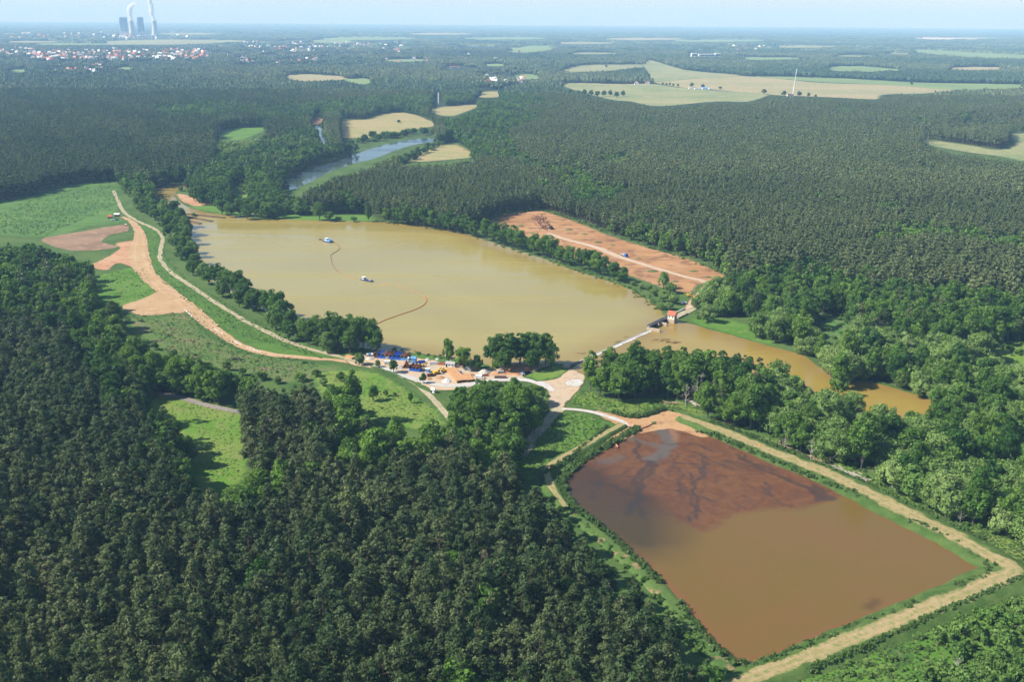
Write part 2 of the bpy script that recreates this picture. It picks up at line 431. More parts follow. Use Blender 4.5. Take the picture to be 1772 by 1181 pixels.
# --- water
W_lake = water_mat('lake_water', (0.288, 0.236, 0.070), (0.258, 0.208, 0.058), 0.08, C=(0.235, 0.168, 0.04), spec=0.4)
LAKE = [(335,393),(318,383),(300,366),(285,350),(262,338),(262,331),(285,325),(320,315),(334,314),(330,322),(310,330),(303,338),(308,347),(325,358),(355,367),(400,373),(450,379),(520,381),(600,383),(700,387),(790,400),(850,419),(930,445),(1000,470),(1060,489),(1110,511),(1137,533),(1150,546),(1158,553),(1122,571),(1050,604),(985,634),(960,629),(930,634),(830,634),(760,616),(690,612),(650,606),(590,596),(520,566),(460,540),(405,512),(368,490),(338,470),(322,448),(315,420)]
S('lake', LAKE, 0.12, W_lake, 'muddy tan reservoir lake with a dredger on it', 'lake', step=5, jit=0.9, istep=9)
W_tail = water_mat('river_water', (0.285, 0.205, 0.043), (0.25, 0.18, 0.037), 0.08, C=(0.215, 0.14, 0.035), spec=0.4)
S('river', [(1122,574),(1160,557),(1190,560),(1240,574),(1290,588),(1340,602),(1385,614),(1425,640),(1455,658),(1500,660),(1545,672),(1620,695),(1700,712),(1772,722),(1900,735),(1900,770),(1772,755),(1640,742),(1560,736),(1480,722),(1400,690),(1300,655),(1180,640),(1080,645),(1000,652),(985,640)], 0.12, W_tail,
  'ochre river below the weir running off to the right', 'river', step=5, jit=0.9, istep=9)
W_blue = water_mat('clear_river_water', (0.03, 0.06, 0.095), (0.035, 0.06, 0.08), 0.0, C=(0.05, 0.065, 0.04), wave=0.004, spec=0.5)
S('river', [(484,316),(505,300),(533,288),(577,277),(614,267),(653,254),(691,245),(725,240),(758,239),(756,245),(725,249),(691,258),(650,274),(600,287),(560,303),(524,322),(502,329),(490,325)], 0.12, W_blue,
  'blue backwater reflecting the sky between wooded banks', 'river', step=8, jit=1.0, istep=16)
strip('river', [(600,188),(566,200),(545,210),(541,216),(550,224),(556,236),(562,256),(545,268)], 16, 0.13, W_blue, 'narrow upper river bending past the ripe field', 'river', step=8, jit=0.8)
S('mud_bank', [(536,208),(545,204),(562,200),(558,210),(548,218),(540,218)], 0.2, M_orange, 'brown mud bank in the bend of the upper river', 'mud bank', step=6)

# --- open land round the lake
S('meadow', [(-60,400),(-60,368),(60,338),(120,321),(196,313),(212,335),(214,352),(204,368),(214,385),(150,394),(80,411)], 0.05, M_reed, 'reedy green meadow in front of the dark forest, left of the lake', 'meadow', step=5, jit=1.2)
S('meadow', [(165,480),(195,470),(250,462),(278,505),(248,520),(205,530),(165,520)], 0.05, M_meadow, 'dark green meadow beside the bend of the earth road', 'meadow')
S('meadow', [(225,545),(300,545),(330,540),(360,575),(420,605),(470,620),(560,628),(600,640),(560,665),(480,665),(430,650),(370,640),(280,610),(230,580)], 0.05, M_brown, 'rough brownish meadow with scrub below the earth road', 'meadow', jit=1.2)
S('dike_slope', [(205,345),(215,372),(238,388),(250,405),(248,440),(258,470),(290,503),(340,540),(380,572),(430,600),(480,614),(560,622),(620,628),(560,606),(490,580),(430,552),(380,520),(330,487),(300,462),(284,440),(288,412),(272,395),(240,378),(222,362)], 0.06, M_slope, 'grassy dike slope between the earth road and the crest path', 'dike slope', jit=0.6)
S('meadow', [(540,648),(600,640),(640,642),(690,660),(730,690),(775,728),(740,745),(680,740),(620,720),(560,690)], 0.05, M_bright, 'sunny meadow with small trees below the works yard', 'meadow')
S('meadow', [(230,670),(300,684),(424,716),(440,760),(425,830),(380,860),(310,860),(290,790),(270,730)], 0.05, M_bright, 'sunny clearing crossed by shade, beside the grey forest lane', 'meadow')
S('meadow', [(975,712),(1010,714),(1055,728),(1060,745),(1010,785),(950,822),(900,832),(870,810),(900,780),(940,735)], 0.05, M_meadow, 'bright green meadow between the forest lane and the basin dike', 'meadow')
S('meadow', [(985,700),(1005,672),(1060,690),(1140,688),(1200,700),(1230,722),(1190,718),(1150,706),(1100,720),(1040,712)], 0.05, M_bright, 'bright meadow at the foot of the dark wood right of the weir', 'meadow')
S('meadow', [(1190,716),(1260,735),(1360,765),(1460,800),(1560,850),(1660,900),(1790,950),(1790,1000),(1700,950),(1600,905),(1480,845),(1360,790),(1250,742)], 0.05, M_bright, 'bright grass strip along the right dike of the basin', 'meadow')
S('meadow', [(1389,542),(1440,548),(1477,540),(1474,575),(1450,592),(1420,575)], 0.05, M_reed, 'green reed meadow enclosed by willows', 'meadow', step=4)
S('meadow', [(1680,605),(1800,585),(1800,632),(1720,622)], 0.05, M_bright, 'small bright meadow at the right edge behind the willows', 'meadow')
S('meadow', [(1780,1000),(1700,1035),(1620,1068),(1500,1110),(1400,1150),(1290,1195),(1270,1300),(1900,1300),(1900,1000)], 0.05, M_meadow, 'scrubby bright grassland below the basin', 'meadow', step=3)
S('bare_patch', [(1540,1118),(1560,1116),(1580,1135),(1575,1150),(1550,1158),(1540,1140)], 0.1, M_brown, 'bare brown patch in the scrub below the basin', 'bare patch', step=1.5, jit=0.4)
S('meadow', [(398,325),(425,308),(440,330),(430,345),(405,340)], 0.05, M_bright, 'small sunny glade between the inlet trees', 'meadow')
S('meadow', [(1190,552),(1230,548),(1290,560),(1340,580),(1340,600),(1290,588),(1240,574),(1195,560)], 0.05, M_meadow, 'green riverbank grass below the willows', 'meadow')
S('meadow', [(480,372),(560,372),(640,372),(645,383),(560,383),(480,381)], 0.05, M_meadow, 'sunlit grass on the far lake shore', 'meadow')
S('meadow', [(365,236),(400,222),(470,219),(450,230),(410,243)], 0.05, M_meadow, 'light green meadow above the wooded slope', 'meadow')
S('mud_bank', [(305,336),(330,338),(368,342),(367,352),(345,357),(325,354),(312,346)], 0.15, M_orange, 'orange mud bank at the lake inlet', 'mud bank', step=4)
S('meadow', [(325,356),(366,350),(400,362),(430,374),(400,373),(355,366)], 0.14, M_meadow, 'grassy spit on the inlet bank', 'meadow', step=4)
# --- earth works
S('clearing', [(843,383),(880,369),(935,365),(1000,385),(1060,409),(1130,431),(1200,451),(1262,480),(1254,488),(1212,494),(1195,508),(1150,500),(1100,482),(1050,465),(1000,449),(950,430),(905,408),(870,398)], 0.10, M_red, 'red earth strip cleared along the forest edge beyond the lake', 'clearing', step=4)
strip('track', [(948,404),(985,416),(1030,428),(1075,446),(1120,460),(1180,478),(1225,492),(1200,520),(1190,540)], [6,8,9,9,8,7,8,6,5], 0.16, M_track, 'pale haul track along the red clearing', 'track')
S('brown_plot', [(72,414),(140,401),(216,389),(222,400),(195,406),(178,418),(205,428),(160,434),(110,432)], 0.10, M_plot, 'brown earth plot left of the earth road', 'earth plot', step=3)
S('brown_plot', [(150,462),(172,452),(205,432),(200,422),(240,418),(248,450),(240,466),(205,456),(185,468)], 0.11, M_orange, 'orange earth apron opening off the earth road', 'earth plot', step=3)
S('brown_plot', [(212,532),(245,518),(285,505),(335,530),(330,540),(290,544),(245,546)], 0.11, M_dirt, 'pale earth turning place beside the earth road', 'earth plot', step=3)
strip('road', [(206,374),(222,380),(237,394),(243,412),(240,440),(250,468),(280,498),(328,533),(372,570),(420,600),(470,614),(540,621),(600,626),(650,636)], [4,6,9,13,17,17,14,14,12,10,8,6,5,5], 0.18, M_dirt, 'wide pinkish earth road curving along the dike foot', 'earth road')
strip('path', [(196,330),(205,350),(215,368),(240,384),(268,397),(281,411),(278,432),(277,448),(294,470),(330,495),(380,529),(430,559),(490,588),(540,606),(590,619),(640,631),(690,649),(720,665),(745,687),(775,722),(800,760)], 4.6, 0.22, M_path, 'sandy crest path winding along the dike to the forest', 'path')
S('yard', [(600,622),(640,610),(700,612),(760,622),(830,640),(900,628),(960,632),(985,638),(1012,652),(1005,672),(985,695),(975,708),(960,712),(944,702),(950,684),(935,668),(900,659),(860,660),(800,674),(750,676),(715,662),(660,642),(610,632)], 0.14, M_yard, 'sandy works yard with sheds on the lake shore', 'yard', step=3)
strip('road', [(655,634),(690,648),(725,659),(760,667),(800,668),(840,661),(880,657),(915,659),(945,668),(958,678)], [5,6,6,6,6,6,6,6,7,4], 0.24, M_gravel, 'white gravel road through the works yard', 'gravel road')
S('meadow', [(903,652),(920,645),(940,637),(972,631),(986,638),(965,655),(940,661),(920,659)], 0.2, M_bright, 'grassy rise between orange mound and weir', 'meadow', step=2.5)
S('meadow', [(655,610),(700,610),(760,619),(800,626),(845,632),(840,638),(800,633),(755,626),(700,617),(655,615)], 0.2, M_slope, 'green shore strip behind the works yard', 'meadow', step=2.5)
S('meadow', [(640,634),(680,645),(705,657),(735,668),(745,680),(720,668),(690,653),(650,640)], 0.2, M_bright, 'narrow grass verge between crest path and gravel road', 'meadow', step=2.5)
S('gravel_patch', [(976,662),(1000,655),(1010,660),(1000,670),(980,668)], 0.2, M_gravel, 'white gravel patch beside the wood at the junction', 'gravel patch', step=2)
strip('road', [(972,709),(1005,711),(1040,718),(1070,728),(1100,740)], 3.6, 0.24, M_gravel, 'whitish road from the junction to the basin corner', 'gravel road')
strip('road', [(968,705),(955,722),(928,752),(905,785),(885,812)], 7, 0.2, M_path, 'shaded earth lane down into the forest', 'forest lane')
M_apron = ground_mat('apron_earth', (0.345, 0.19, 0.088), (0.385, 0.235, 0.12), (0.28, 0.15, 0.075), 0.03, 0.14, 1.2, bump=0.1)
S('earth_apron', [(1035,712),(1090,722),(1130,712),(1160,712),(1205,728),(1240,742),(1218,758),(1165,744),(1140,745),(1108,752),(1080,762),(1050,764),(1075,742),(1040,722)], 0.16, M_apron, 'orange earth apron at the head of the basin', 'earth apron', step=2.5)
strip('lane', [(200,672),(250,679),(300,686),(350,700),(420,716),(470,728)], 4.5, 0.18, M_asph, 'grey lane crossing the forest clearing', 'lane')

# --- basin: water and mud in one surface
BASIN = [(1165,738),(1140,739),(1108,747),(1077,765),(1048,780),(1015,800),(988,823),(979,841),(986,859),(1002,884),(1030,902),(1067,933),(1118,981),(1148,1011),(1182,1048),(1215,1090),(1245,1125),(1275,1147),(1300,1148),(1350,1135),(1420,1105),(1500,1075),(1580,1045),(1650,1017),(1692,1000),(1708,986),(1690,974),(1650,945),(1606,921),(1590,911),(1572,909),(1500,870),(1440,846),(1350,808),(1280,778),(1220,753)]
def soft(v2, line, w, f):
    return np.clip(1-(segdist(v2, PP(line))-w)/f, 0, 1)
def basin_attr(v2, sd):
    pxx, pyy, _ = topix(np.column_stack([v2, np.zeros(len(v2))]))
    wx, wy = v2.T
    v2 = v2 + np.stack([1.3*np.sin(wy*.21+wx*.05)+.7*np.sin(wy*.55+1)+.4*np.sin(wx*.9+wy*1.1), 1.0*np.sin(wx*.25+2)+.6*np.sin(wx*.6+wy*.3)], 1)
    edge = PP([(1445,866),(1420,874),(1380,880),(1330,884),(1300,886),(1270,891),(1245,914),(1215,922),(1180,906),(1160,893),(1125,886),(1080,878),(1030,868),(985,856)])
    mud_poly = [(1445,866),(1420,874),(1380,880),(1330,884),(1300,886),(1270,891),(1245,914),(1215,922),(1180,906),(1160,893),(1125,886),(1080,878),(1030,868),(970,856),(950,800),(1165,700),(1300,760),(1480,850)]
    ins = inside(pxx, pyy, mud_poly); d = segdist(v2, edge)
    left = np.clip((1180-pxx)/120, 0, 1)
    fw = 2.6 + 13*left
    mud = np.clip(0.5+np.where(ins, d, -d)/fw/2, 0, 1)
    grey = np.clip(soft(v2, [(1142,740),(1153,750),(1156,768),(1145,790),(1128,796)], 2.2, 2.2) + soft(v2, [(1138,772),(1100,765),(1085,760)], 1.0, 2.0)*.8 + soft(v2, [(1075,792),(1040,800)], 1.5, 3)*.6, 0, 1)
    dark = np.zeros(len(v2))
    for line, w, f_ in ([[(1130,800),(1112,812),(1105,830),(1100,860),(1090,890)], .7, 3.5], [[(1128,800),(1122,830),(1106,845),(1104,870),(1120,900)], .6, 2.5], [[(1100,765),(1106,790),(1118,806)], .5, 2.0],
                     [[(1225,800),(1212,815),(1208,835),(1203,850),(1202,870),(1208,890)], .6, 1.8], [[(1206,845),(1195,830),(1185,815)], .2, 1.3], [[(1208,835),(1220,815),(1222,790)], .2, 1.2], [[(1204,885),(1215,900)], .3, 1.6], [[(1203,880),(1196,902)], .3, 1.4],
                     [[(1300,802),(1340,822),(1375,838),(1400,850),(1432,866)], .8, 2.6], [[(1405,846),(1440,864),(1420,868)], 1.2, 4], [[(1270,790),(1310,806),(1345,815)], .2, 1.5], [[(1268,872),(1290,880)], .3, 1.2], [[(1322,838),(1345,860)], .3, 1.2], [[(1290,860),(1310,874)], .3, 1.0],
                     [[(1025,835),(1060,842),(1085,856)], .2, 1.8], [[(1160,800),(1200,806),(1230,805)], .1, 1.2], [[(1150,770),(1200,770),(1240,785)], .2, 1.2], [[(1255,770),(1290,795)], .2, 1.0]):
        dark = np.maximum(dark, soft(v2, line, w*.5, f_*.6))
    rr_ = random.Random(5)
    for _ in range(34):
        x, y = rr_.uniform(1040, 1330), rr_.uniform(775, 850); ang = math.atan2(y-735, (x-1150)*.8)+rr_.uniform(-.3, .3); ln = [(x, y)]
        for _k in range(rr_.randint(4, 9)):
            ang += rr_.uniform(-.5, .5); x += math.cos(ang)*9; y += abs(math.sin(ang))*6; ln.append((x, y))
        dark = np.maximum(dark, rr_.uniform(.35, .8)*soft(v2, ln, .1, rr_.uniform(.8, 1.7)))
    deep = np.clip(soft(v2, [(975,835),(1000,868),(1060,890),(1120,912)], 11, 24)*1.0 + soft(v2, [(1005,835),(1060,868),(1110,895),(1150,915)], 4, 15)*.7, 0, 1)*(np.clip((1230-pxx)/110, 0, 1))
    spot = soft(v2, [(1508,1049),(1511,1047)], 0.6, 3.2)
    shal = np.clip(1-sd/4.0, 0, 1)
    ora = np.clip(soft(v2, [(1700,985),(1690,1000)], 2.8, 1.0), 0, 1)
    fan = soft(v2, [(1165,742),(1170,752),(1165,764)], 1.0, 3)*(pxx > 1158)
    return dict(mud=mud, grey=grey, dark=dark, deep=deep, spot=spot, shal=shal, ora=ora, fan=fan)
bt = NT('basin_water_and_mud')
A_ = {k: bt.attr(k) for k in ('mud', 'grey', 'dark', 'deep', 'spot', 'shal', 'ora', 'fan')}
nb = bt.noise(0.03, 4, 0.6, dist=0.6); nf = bt.noise(0.35, 4, 0.65); nl = bt.noise(0.09, 4, 0.6, dist=2.0)
wat = bt.mix(bt.ramp(nb, .3, .7), (0.130, 0.084, 0.020), (0.144, 0.081, 0.024))
wat = bt.mix(A_['shal'], wat, (0.167, 0.071, 0.028))
wat = bt.mix(bt.math('MULTIPLY', A_['deep'], 0.8), wat, (0.036, 0.028, 0.016))
mudc = bt.mix(bt.ramp(nl, .35, .65), (0.137, 0.061, 0.025), (0.100, 0.041, 0.019))
mudc = bt.mix(bt.math('MULTIPLY', bt.ramp(nf, .45, .7), .5), mudc, (0.155, 0.074, 0.032))
mudc = bt.mix(bt.math('MULTIPLY', A_['deep'], 0.85), mudc, (0.046, 0.027, 0.018))
vm = bt.noise(0.05, 5, 0.7, dist=3.0)
vein = bt.math('SUBTRACT', 1.0, bt.math('MULTIPLY', bt.math('ABSOLUTE', bt.math('SUBTRACT', vm, 0.5)), 40.0), clamp=True)
mudc = bt.mix(bt.math('MULTIPLY', vein, 0.35), mudc, (0.044, 0.030, 0.026))
mudc = bt.mix(A_['fan'], mudc, (0.192, 0.104, 0.059))
mudc = bt.mix(bt.math('MULTIPLY', A_['grey'], .85), mudc, (0.092, 0.083, 0.074))
c = bt.mix(A_['mud'], wat, mudc)
dk = bt.math('MULTIPLY', bt.ramp(A_['dark'], 0.0, 0.8), bt.ramp(nf, 0.05, 0.5))
c = bt.mix(bt.math('MULTIPLY', dk, 0.66), c, (0.030, 0.027, 0.027))
c = bt.mix(bt.math('MULTIPLY', A_['spot'], .7), c, (0.067, 0.037, 0.018))
c = bt.mix(A_['ora'], c, (0.266, 0.104, 0.048))
ro = bt.math('MULTIPLY_ADD', A_['mud'], 0.35, 0.15)
bt.bsdf(c, ro, 0.3, bump=bt.noise(0.9, 3), bdist=0.025, bstr=0.4, ior=1.33)
S('basin', BASIN, 0.14, bt.m, 'rust brown settling basin with a red mud delta and dark rills', 'settling basin', step=1.5, jit=0.3, istep=1.15, extra=basin_attr)

# --- dikes round the basin: straw coloured crest, green flanks
def dike_mat(name, side):
    t = NT(name)
    uu = t.attr('uu'); nn = t.noise(0.12, 4, 0.65); n3 = t.noise(1.4, 3, 0.7); n4 = t.noise(0.5, 4, 0.6)
    st = t.mix(t.ramp(t.noise(0.3, 4), .35, .65), (0.32, 0.25, 0.125), (0.26, 0.215, 0.095))
    st = t.mix(t.math('MULTIPLY', t.ramp(n4, .48, .62), .85), st, (0.15, 0.185, 0.055))
    rut = t.ramp(t.math('ABSOLUTE', t.math('SUBTRACT', t.math('ABSOLUTE', uu), 0.17)), 0.09, 0.02)
    st = t.mix(t.math('MULTIPLY', rut, .45), st, (0.37, 0.265, 0.155))
    gr = t.mix(t.ramp(t.noise(0.15, 4), .35, .65), (0.048, 0.095, 0.02), (0.08, 0.128, 0.032))
    f = t.ramp(t.math('ADD', t.math('ABSOLUTE', uu), t.math('MULTIPLY', t.math('SUBTRACT', nn, 0.5), 0.75)), 0.30, 0.46)
    c = t.mix(f, st, gr)
    c = t.mix(1.0, c, t.math('MULTIPLY_ADD', n3, 0.8, 0.6), 'MULTIPLY')
    t.bsdf(c, 0.95, 0.1, bump=t.math('ADD', n3, n4), bdist=0.3, bstr=0.8)
    return t.m
M_dike = dike_mat('dike_turf', 0)
M_bank = ground_mat('overgrown_bank', (0.06, 0.115, 0.028), (0.09, 0.14, 0.036), (0.24, 0.17, 0.09), 0.05, 0.12, 1.0, bump=0.3, cthr=(.6, .7))
def dprof(u):
    a = abs(u)
    return 1.5*min(1.0, max(0.0, (1-a)/0.45))
strip('dike', [(1178,724),(1240,747),(1300,772),(1360,797),(1430,824),(1500,858),(1600,908),(1660,938),(1708,966),(1742,984),(1752,993),(1746,1001),(1716,1013),(1668,1035),(1600,1061),(1500,1102),(1400,1142),(1320,1172),(1250,1200)], [10,15,17,18,19,20,21,21,21,21,21,21,20,19,18,17,16,15,15], 0.02, M_dike, 'straw coloured dike round the right and lower sides of the basin', 'dike', prof=dprof, cols=15, step=2.5)
strip('dike', [(1078,738),(1048,754),(998,783),(955,809),(947,826),(958,855),(980,884)], [7,9,9.5,9,9,8,5], 0.02, M_dike, 'grassy dike between meadow and the left corner of the basin', 'dike', prof=dprof, cols=15, step=2.5)
strip('dike', [(976,880),(1000,898),(1036,926),(1078,962),(1112,992),(1144,1024),(1182,1070),(1218,1116),(1262,1166)], [5,7,8,8,8,8,8,8,8], 0.021, M_bank, 'green overgrown bank between the forest and the basin', 'dike', prof=lambda u: .8*dprof(u)/1.5, cols=9, step=2.5)

# --- fields
FIELDS = [
 ('ripe ochre field in the river bend', M_stubble, [(588,216),(592,206),(629,207),(660,197),(691,194),(717,198),(740,206),(757,217),(720,224),(691,231),(634,240),(593,245)]),
 ('small ripe field behind the river trees', M_stubble, [(738,190),(764,185),(829,180),(824,187),(785,201),(756,199)]),
 ('triangular ripe field beside the backwater', M_stubble, [(686,280),(720,264),(769,247),(790,247),(806,256),(826,271),(769,278),(717,281)]),
 ('tiny ripe field near the village', M_stubble, [(814,168),(835,159),(871,159),(862,168)]),
 ('tan field edged by far forest', M_fieldt, [(487,130),(530,128),(596,132),(602,137),(540,141),(505,138)]),
 ('green field next to the tan far field', M_fieldl, [(596,137),(630,135),(652,141),(630,147),(602,142)]),
 ('wide pale striped field beyond the pine forest', M_fieldg, [(962,146),(1000,143),(1060,145),(1126,145),(1182,152),(1260,158),(1330,163),(1310,173),(1287,177),(1239,176),(1140,184),(1090,176),(1052,172),(985,154)]),
 ('broad tan field around the radio mast', M_fieldt, [(1130,141),(1200,136),(1272,130),(1350,136),(1421,143),(1540,147),(1650,155),(1602,162),(1531,164),(1517,172),(1445,169),(1330,164),(1240,156),(1182,152)]),
 ('thin green field behind the tan field', M_fieldl, [(1290,132),(1350,132),(1470,136),(1600,143),(1775,146),(1775,152),(1650,155),(1540,147),(1421,142),(1350,136)]),
 ('narrow pale field before a far wood', M_fieldg, [(963,121),(1015,112),(1105,111),(1114,116),(1060,122),(990,125)]),
 ('pale meadows along the curving far road', M_fieldg, [(1108,108),(1125,103),(1190,121),(1285,130),(1200,136),(1130,141),(1118,122)]),
 ('light green fields near the right horizon', M_fieldl, [(1578,90),(1600,85),(1690,91),(1800,95),(1800,102),(1680,99)]),
 ('pale strip field near the right horizon', M_fieldt, [(1525,92),(1545,90),(1582,93),(1560,96)]),
 ('narrow green field before the far right wood', M_fieldl, [(1425,116),(1480,114),(1570,120),(1510,124),(1440,122)]),
 ('grassy clearing inside the right pine forest', M_fieldg, [(1590,240),(1640,246),(1690,253),(1727,259),(1752,247),(1745,233),(1800,226),(1800,281),(1731,272),(1646,260),(1600,250)]),
 ('long pale field in front of the power station', M_fieldg, [(165,73),(230,69),(320,68),(436,70),(380,74),(300,77),(240,77),(190,78)]),
 ('green field beside the left suburb', M_fieldl, [(195,117),(225,115),(235,118),(215,121)]),
 ('grey green field at the left edge', M_fieldl, [(5,122),(40,119),(62,122),(30,126)]),
 ('pale green field behind the far estate', M_fieldl, [(530,71),(570,68),(620,70),(600,74),(545,74)]),
 ('small green field within the suburb', M_fieldl, [(684,81),(705,79),(712,84),(690,85)]),
 ('pale field beyond the village', M_fieldl, [(890,130),(930,128),(935,136),(905,137)]),
 ('light field below the far hamlets', M_fieldl, [(870,88),(900,80),(950,78),(955,86),(905,92)]),
 ('wide green strip field beyond the estate houses',M_fieldl,[(551.1, 66.41), (605.3, 63.29), (682.2, 63.78), (733.1, 66.01), (676.1, 68.54), (590.0, 68.92)]),
 ('pale strip field right of the power station',M_fieldg,[(273.9, 57.9), (308.9, 56.4), (357.3, 56.45), (395.0, 58.14), (357.8, 59.51), (295.3, 59.5)]),
 ('tan strip field under the horizon haze, middle',M_fieldt,[(693.5, 57.93), (736.5, 56.48), (791.5, 56.91), (826.2, 58.26), (787.5, 59.47), (723.4, 59.59)]),
 ('green strip field above the scattered valley houses',M_fieldl,[(790.9, 65.94), (841.7, 63.86), (912.8, 64.07), (954.7, 66.24), (904.5, 68.14), (830.8, 68.34)]),
 ('pale strip field in the far central forest',M_fieldg,[(949.2, 74.19), (989.3, 72.02), (1044.2, 72.63), (1069.1, 73.92), (1033.5, 75.73), (984.9, 75.93)]),
 ('tan strip field left of the white pit on the horizon',M_fieldt,[(1029.3, 66.96), (1080.2, 65.5), (1150.0, 65.39), (1190.5, 67.15), (1139.2, 68.87), (1070.6, 69.07)]),
 ('green strip field in the far forest above the white works',M_fieldl,[(1151.3, 70.02), (1202.5, 68.28), (1283.5, 68.3), (1328.1, 69.76), (1271.7, 72.17), (1197.8, 72.12)]),
 ('small pale field beyond the scattered village',M_fieldg,[(1334.8, 80.35), (1370.0, 78.11), (1419.1, 78.37), (1454.6, 80.05), (1417.8, 82.15), (1358.8, 82.25)]),
 ('green glade in the forest right of the long white works',M_fieldl,[(1276.8, 101.06), (1301.7, 98.84), (1362.7, 98.91), (1393.4, 100.73), (1351.6, 103.21), (1299.2, 103.4)]),
 ('tan strip field above the far right wood',M_fieldt,[(1628.7, 118.2), (1670.0, 115.59), (1722.5, 115.59), (1747.5, 118.28), (1714.3, 120.84), (1655.3, 120.83)]),
 ('small pale glade left of the light green horizon fields',M_fieldg,[(1439.7, 96.38), (1465.4, 94.26), (1502.3, 94.45), (1529.5, 95.88), (1498.7, 97.67), (1459.7, 97.71)]),
 ('green strip field above the left town centre',M_fieldl,[(55.4, 76.47), (87.2, 74.26), (156.4, 74.61), (190.8, 75.85), (147.1, 78.08), (89.1, 77.78)]),
 ('thin tan field at the left town edge',M_fieldt,[(8.4, 71.9), (35.3, 70.71), (81.4, 71.1), (111.6, 71.78), (80.4, 73.15), (34.9, 73.23)]),
 ('green glade behind the lone white valley building',M_fieldl,[(658.7, 104.05), (682.8, 101.97), (720.5, 101.81), (742.1, 104.22), (718.7, 106.33), (675.1, 106.38)]),
 ('pale glade above the narrow pale field',M_fieldg,[(978.1, 92.36), (1006.8, 90.33), (1052.5, 90.52), (1078.1, 91.73), (1048.9, 93.69), (1009.0, 93.88)]),
 ('tiny green field among the estate houses',M_fieldl,[(497.2, 86.19), (514.9, 84.32), (533.0, 84.72), (546.3, 86.28), (527.7, 87.56), (508.3, 87.64)]),
 ('green glade above the village',M_fieldl,[(827.1, 112.43), (852.8, 109.75), (873.2, 110.38), (886.1, 111.75), (867.7, 114.35), (847.6, 114.37)]),
 ('thin tan strip near the right pits',M_fieldt,[(1575.7, 65.87), (1625.4, 64.53), (1705.2, 64.65), (1749.0, 65.84), (1691.5, 67.4), (1612.5, 67.72)]),
]
FIELDPX = []
for lab, mt, px in FIELDS:
    FIELDPX.append(px)
    far = min(p[1] for p in px) < 100
    S('field', px, 0.3 if not far else 0.6, mt, lab, 'field', step=12 if not far else 60, jit=1.5, istep=30 if not far else 150)
for lab, px in (('bright sand of an open pit near the right horizon', [(1425,69),(1450,66),(1480,70),(1455,74)]), ('pale opencast pit edge at the far right', [(1668,80),(1690,73),(1705,75),(1695,82)]), ('thin pale pit strip under the horizon', [(1440,62),(1600,64),(1780,70),(1780,73),(1600,68),(1450,64)]), ('reddish opencast pit at the right edge', [(1720,82),(1750,72),(1790,76),(1790,84)])):
    S('sand_pit', px, 1.0, M_sand, lab, 'sand pit', step=120, jit=5, istep=400)
# ================================================================== TREES
L_pine = leaf_mat('pine_needles', (0.044, 0.080, 0.025), (0.150, 0.182, 0.070), 0.2, 0.55)
L_broad = leaf_mat('broadleaf_leaves', (0.048, 0.125, 0.022), (0.165, 0.295, 0.042), 0.38, 0.62)
L_willow = leaf_mat('willow_leaves', (0.13, 0.235, 0.048), (0.26, 0.36, 0.112), 0.35, 0.72, 0.1)
L_bush = leaf_mat('bush_leaves', (0.080, 0.175, 0.028), (0.150, 0.250, 0.06), 0.3, 0.65)
L_dead = leaf_mat('dead_needles', (0.30, 0.17, 0.09), (0.36, 0.20, 0.11), 0.1, 0.7)
L_pale = leaf_mat('dying_needles', (0.16, 0.15, 0.09), (0.24, 0.20, 0.13), 0.1, 0.7)
L_reed = leaf_mat('reed_leaves', (0.105, 0.20, 0.045), (0.20, 0.27, 0.10), 0.4, 0.75)
B_pine = plain('pine_bark', (0.12, 0.085, 0.06), 0.9, 0.1)
B_broad = plain('grey_brown_bark', (0.12, 0.10, 0.08), 0.9, 0.1)
B_pale = plain('pale_dead_wood', (0.42, 0.38, 0.32), 0.9, 0.1)

def unit(n, rg):
    v = rg.normal(size=(n, 3)); return v/np.linalg.norm(v, axis=1)[:, None]

def quads(c, nrm, size, rg, asp=0.7):
    n = len(c)
    r = unit(n, rg); t = np.cross(nrm, r); t /= np.maximum(np.linalg.norm(t, axis=1), 1e-6)[:, None]
    b = np.cross(nrm, t)
    s = size[:, None]
    v = np.stack([c-t*s-b*s*asp*.6, c+t*s*.7-b*s*asp, c+t*s+b*s*asp*.6, c-t*s*.7+b*s*asp], 1).reshape(-1, 3)
    return v, np.arange(4*n).reshape(n, 4)

_ico = {}
def ico(sub):
    if sub not in _ico:
        import bmesh
        bm = bmesh.new(); bmesh.ops.create_icosphere(bm, subdivisions=sub, radius=1.0)
        _ico[sub] = (np.array([v.co[:] for v in bm.verts]), np.array([[v.index for v in f.verts] for f in bm.faces])); bm.free()
    return _ico[sub]

def core(c, r, sub, rg, amp=0.18):
    v, f = ico(sub)
    k = 1 + rg.normal(0, amp, len(v))
    v = v*k[:, None]*np.array(r) + np.array(c)
    return v, np.column_stack([f, f[:, :1]])     # degenerate quad keeps one array width

class Tree:
    """collects leaf quads and bark separately"""
    def __init__(s): s.v, s.f, s.lv, s.n = [], [], [], 0
    def add(s, v, f, lv):
        s.v.append(v); s.f.append(f+s.n); s.n += len(v); s.lv.append(np.broadcast_to(lv, len(f)).astype(float))
    def arrays(s): return np.concatenate(s.v), np.concatenate(s.f), np.concatenate(s.lv)

